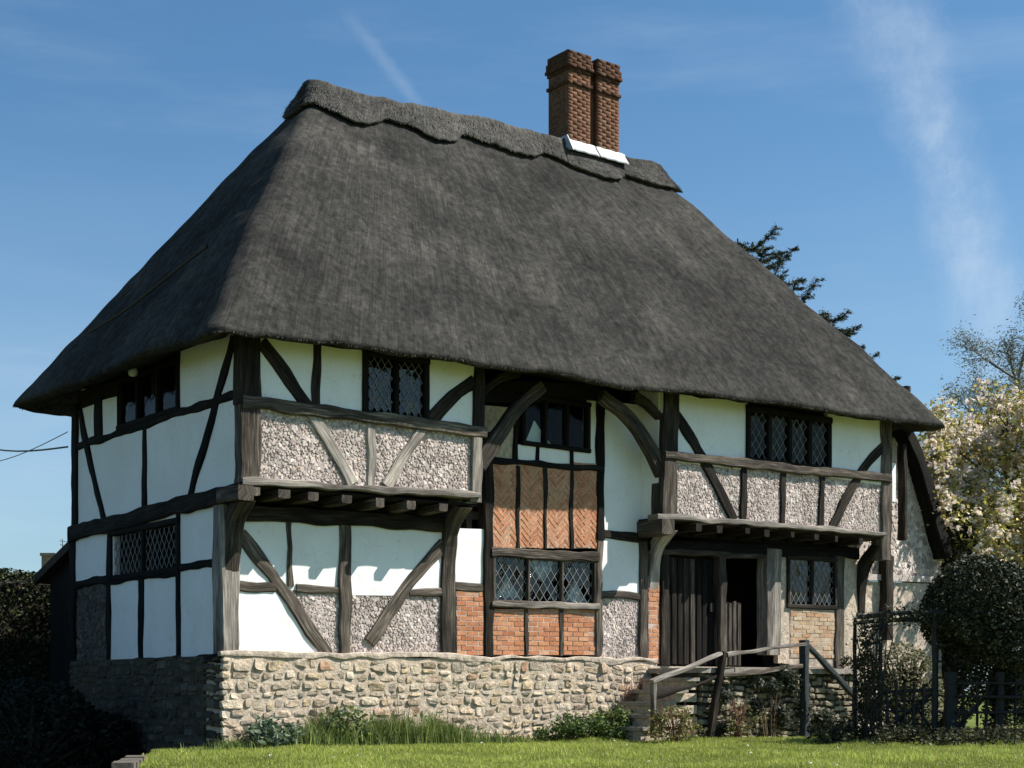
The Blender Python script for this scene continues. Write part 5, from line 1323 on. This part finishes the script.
for i, (px, dp, w_, lab) in enumerate(((845, 23.6, 0.5, 'low dark ground cover at the foot of the landing near the gate'), (905, 22.9, 0.7, 'low dark ground cover in front of the garden gate'), (975, 22.8, 0.8, 'low dark ground cover along the rail fence'), (1040, 22.8, 0.8, 'low dark ground cover at the right edge below the fence'))):
    p = AT(px, 740, dp); clump('ground_cover', lab, 'plant', p.x, p.y, w_ * 2.0, 0.5, 0.24, [(0.02, 0.028, 0.012), (0.035, 0.04, 0.018), (0.07, 0.065, 0.035)], 1700, 'leaf', leaf=0.06, seed=30 + i, group='low plants along the gate and fence')
# hedge behind the yard on the left
hx0, hx1, hy0 = -8.0, 5.5, 8.9
ht = FY(35, 572, hy0)[1]
hd_ = thing('clipped_hedge', 'tall dark clipped hedge behind the yard at the left edge', 'hedge', ((hx0 + hx1) / 2, hy0 + 0.7, -0.85))
rg = np.random.default_rng(51); n = 46000
u = rg.uniform(hx0, hx1, n); w_ = rg.random(n)
side = rg.random(n) < 0.68
yy = np.where(side, hy0 + np.abs(rg.normal(0, 0.08, n)), hy0 + rg.uniform(0, 1.4, n)); zz = np.where(side, -0.9 + (ht + 0.9) * w_, ht - np.abs(rg.normal(0, 0.06, n)))
lmp = np.array([noise.noise((a * 1.4, b * 1.4, c * 1.4)) for a, b, c in zip(u, yy, zz)])
yy = yy - lmp * 0.16 * side; zz = zz + lmp * 0.10 * (~side)
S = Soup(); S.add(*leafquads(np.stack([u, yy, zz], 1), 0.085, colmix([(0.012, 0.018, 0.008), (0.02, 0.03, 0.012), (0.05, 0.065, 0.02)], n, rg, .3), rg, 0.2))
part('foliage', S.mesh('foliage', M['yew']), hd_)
part('branches', boxmesh('branches', (hx0 + 0.2, hx1 - 0.15, hy0 + 0.28, hy0 + 1.2, -0.95, ht - 0.2), M['soil']), hd_)
# low near-black bushes added to deepen the shade in front of the end wall
for i, (px, dp, r, zc_, lab) in enumerate(((28, 22.6, (1.7, 1.0, 1.0), -0.15, 'near-black bush added to deepen the shaded yard at the left edge'), (100, 23.6, (1.3, 0.7, 0.72), -0.42, 'low black bush added to darken the shaded end wall plinth'))):
    p = AT(px, 700, dp); bush('shade_bush', lab, 'bush', (p.x, p.y, zc_), r, 9000, 0.10, [(0.006, 0.009, 0.005), (0.010, 0.014, 0.007)], 60 + i)

# ------------------------------------------------------------------ rustic arch, gate and fence
GD = 23.4
def gp(px, py): return AT(px, py, GD)
fwd = Vector((CA, SA, 0))
ga = thing('garden_arch', 'dark rustic trellis arch over the small garden gate', 'arch', gp(908, 742))
def gbar(name, pix, w, parent, mat='iron', off=0.0, depth=0.05): return beam(name, [gp(*p) + fwd * off for p in pix], w, -fwd, depth, 0, mat, parent, None, 0.010)
for px in (862, 881, 935, 945): gbar('arch_post', [(px, 616), (px + random.uniform(-1, 1), 746)], 0.055, ga, 'iron', (0.0 if px in (881, 935) else 0.45))
gbar('arch_beam', [(858, 617), (900, 613), (948, 612)], 0.07, ga)
gbar('arch_beam', [(860, 622), (902, 619), (944, 617)], 0.06, ga, 'iron', 0.45)
for k in range(7):
    y_ = 628 + k * 17; gbar('lattice_bar', [(861, y_), (882, y_ - 3)], 0.03, ga, 'iron', 0.02)
    gbar('lattice_bar', [(934, y_ - 2), (946, y_)], 0.03, ga, 'iron', 0.02)
for a, b in (((862, 650), (881, 625)), ((862, 690), (881, 660)), ((862, 725), (881, 695)), ((881, 630), (893, 618)), ((935, 630), (922, 617)), ((862, 640), (881, 668)), ((862, 676), (881, 706))): gbar('lattice_bar', [a, b], 0.028, ga, 'iron', -0.03)
gt = thing('garden_gate', 'low dark picket gate under the trellis arch', 'gate', gp(908, 742))
gbar('gate_rail', [(884, 692), (933, 690)], 0.06, gt); gbar('gate_rail', [(884, 733), (933, 732)], 0.06, gt)
gbar('gate_brace', [(885, 731), (932, 694)], 0.05, gt, off=0.03)
for k in range(6): gbar('picket', [(887 + k * 9, 684 + random.uniform(-3, 2)), (887 + k * 9 + random.uniform(-1.5, 1.5), 737)], 0.035, gt, 'iron', -0.035)
for y_ in (702, 713, 723): gbar('lattice_bar', [(884, y_ + random.uniform(-3, 3)), (933, y_ + random.uniform(-3, 3))], 0.028, gt, 'iron', 0.0)
for a, b in (((886, 700), (910, 733)), ((905, 692), (932, 728)), ((900, 733), (928, 700))): gbar('lattice_bar', [a, b], 0.026, gt, 'iron', 0.02)
fe = thing('rail_fence', 'dark wooden post and rail fence running right from the garden gate', 'fence', gp(990, 742))
for px in (952, 1001, 1052): gbar('fence_post', [(px, 672), (px, 750)], 0.17 if px == 952 else 0.10, fe, 'iron', 0.0, 0.12)
for y_ in (683, 696, 712, 729): gbar('fence_rail', [(956, y_), (1000, y_ + 0.5), (1060, y_ + 1)], 0.045, fe, 'iron', -0.05)
gbar('fence_brace', [(958, 729), (998, 686)], 0.05, fe, 'iron', 0.09)
for px in (964, 979, 990, 1018, 1034): gbar('fence_stake', [(px, 680), (px + random.uniform(-4, 4), 746)], 0.03, fe, 'iron', 0.06)
# climber over the arch
rg = np.random.default_rng(71)
cl_ = thing('climbing_plant', 'dark climbing plant scrambling over the trellis arch', 'plant', gp(870, 742))
n = 2600; pp = np.where(rg.random(n) < 0.55, rg.normal(870, 8, n), rg.uniform(858, 948, n)); py_ = np.where(pp < 884, rg.uniform(612, 742, n), rg.normal(616, 5, n))
C = np.array([tuple(gp(a, b) + fwd * o) for a, b, o in zip(pp, py_, rg.normal(0.15, 0.15, n))])
S = Soup(); S.add(*leafquads(C, 0.055, colmix(DK + [(0.06, 0.06, 0.035)], n, rg, .3), rg, 0.1)); part('foliage', S.mesh('foliage', M['yew']), cl_)
S = Soup()
for i in range(10):
    x0 = rg.uniform(860, 884); V_, F_ = tube([gp(x0, 746), gp(x0 + rg.normal(0, 5), 690), gp(x0 + rg.normal(0, 6), 640), gp(x0 + rg.normal(4, 8), 612)], [0.014, 0.012, 0.009, 0.005], 4); S.add([tuple(v) for v in V_], F_, (0.05, 0.04, 0.03))
part('stems', S.mesh('stems', M['bark']), cl_)

# ------------------------------------------------------------------ kerb of the lawn, neighbours, wires
kb = part('kerb', boxmesh('kerb', (LE1[0] - 0.05, LE1[0] - 0.04, LE1[1], LE1[1] + 0.01, -0.6, -0.5), M['kerb']), None, 'structure')
for i in range(4):
    a, b = 3.9 + i * 0.62, 3.7 + i * 0.62 + 0.6
    d = Vector((lx / ll, ly / ll, 0)); nn = Vector((d.y, -d.x, 0)); o = Vector((LE0[0], LE0[1], 0)) + nn * 0.04
    zt = 0.045 + random.uniform(-.015, .015)
    v = [o + d * s + nn * w_ + Vector((0, 0, z)) for z in (-0.7, zt) for w_ in (-0.10, 0.11 + random.uniform(-.01, .01)) for s in (a, b)]
    part('kerb_stone', pymesh('kerb_stone', [tuple(p) for p in v], [(0, 1, 3, 2), (4, 6, 7, 5), (0, 4, 5, 1), (2, 3, 7, 6), (0, 2, 6, 4), (1, 5, 7, 3)], M['kerb']), kb)
# neighbouring house far left: roof behind the hedge with a chimney
ND = 70.0
def npnt(px, py, o=0.0): return AT(px, py, ND) + fwd * o
nh = thing('distant_house', 'distant house with small tan chimney above the hedge at left', 'house', (npnt(20, 690).x, npnt(20, 690).y, 0))
def nbox(name, p0, p1, y0, y1, mat, o0=0.0, o1=3.0):
    v = [tuple(npnt(p, y, o)) for y in (y1, y0) for o in (o0, o1) for p in (p0, p1)]
    return part(name, pymesh(name, v, [(0, 2, 3, 1), (4, 5, 7, 6), (0, 1, 5, 4), (2, 6, 7, 3), (0, 4, 6, 2), (1, 3, 7, 5)], M[mat]), nh)
nbox('wall', -60, 34, 590, 705, 'farbrick', 0, 6)
v = [tuple(npnt(p, y, o)) for p in (-64, 36) for y, o in ((592, -0.4), (567, 3.0), (592, 6.4))]
part('roof', pymesh('roof', v, [(0, 1, 4, 3), (1, 2, 5, 4), (0, 3, 5, 2), (0, 2, 1), (3, 4, 5)], M['tile']), nh)
ch = nbox('chimney', 26, 40, 551, 584, 'farbrick', 2.3, 3.2); c2_ = nbox('chimney_cap', 25, 41, 548.5, 551.5, 'farbrick', 2.2, 3.3)
S = Soup()
for a, b in (((45, 552), (45, 533)), ((42, 535), (49, 536)), ((42.5, 539), (48.5, 540)), ((52, 553), (52, 534)), ((49.5, 536), (55, 535)), ((40, 551), (52.5, 552))):
    V_, F_ = tube([npnt(*a, 2.7), npnt(*b, 2.7)], [0.018, 0.018], 4); S.add([tuple(v) for v in V_], F_, (0.1, 0.1, 0.1))
part('aerial', S.mesh('aerial', M['bark']), nh)
for (a, b, lab) in (((-60, 428), (71, 447), 'dark overhead wire reaching the left end wall'), ((-60, 462), (71, 432), 'thin second overhead wire crossing the sky left of the end wall')):
    p = AT(a[0], a[1], 34); yw, zw = EX(b[0], b[1], 0.05); e = Vector((0.0, yw + 0.02, zw))
    pts = [p.lerp(e, i / 12) + Vector((0, 0, -0.25 * math.sin(math.pi * i / 12))) for i in range(13)]
    me = pymesh('overhead_wire', *tube(pts, [0.016 if 'dark' in lab else 0.008] * 13, 5), M['wire']); tag(part('overhead_wire', me, None), lab, 'wire', 'overhead wires')
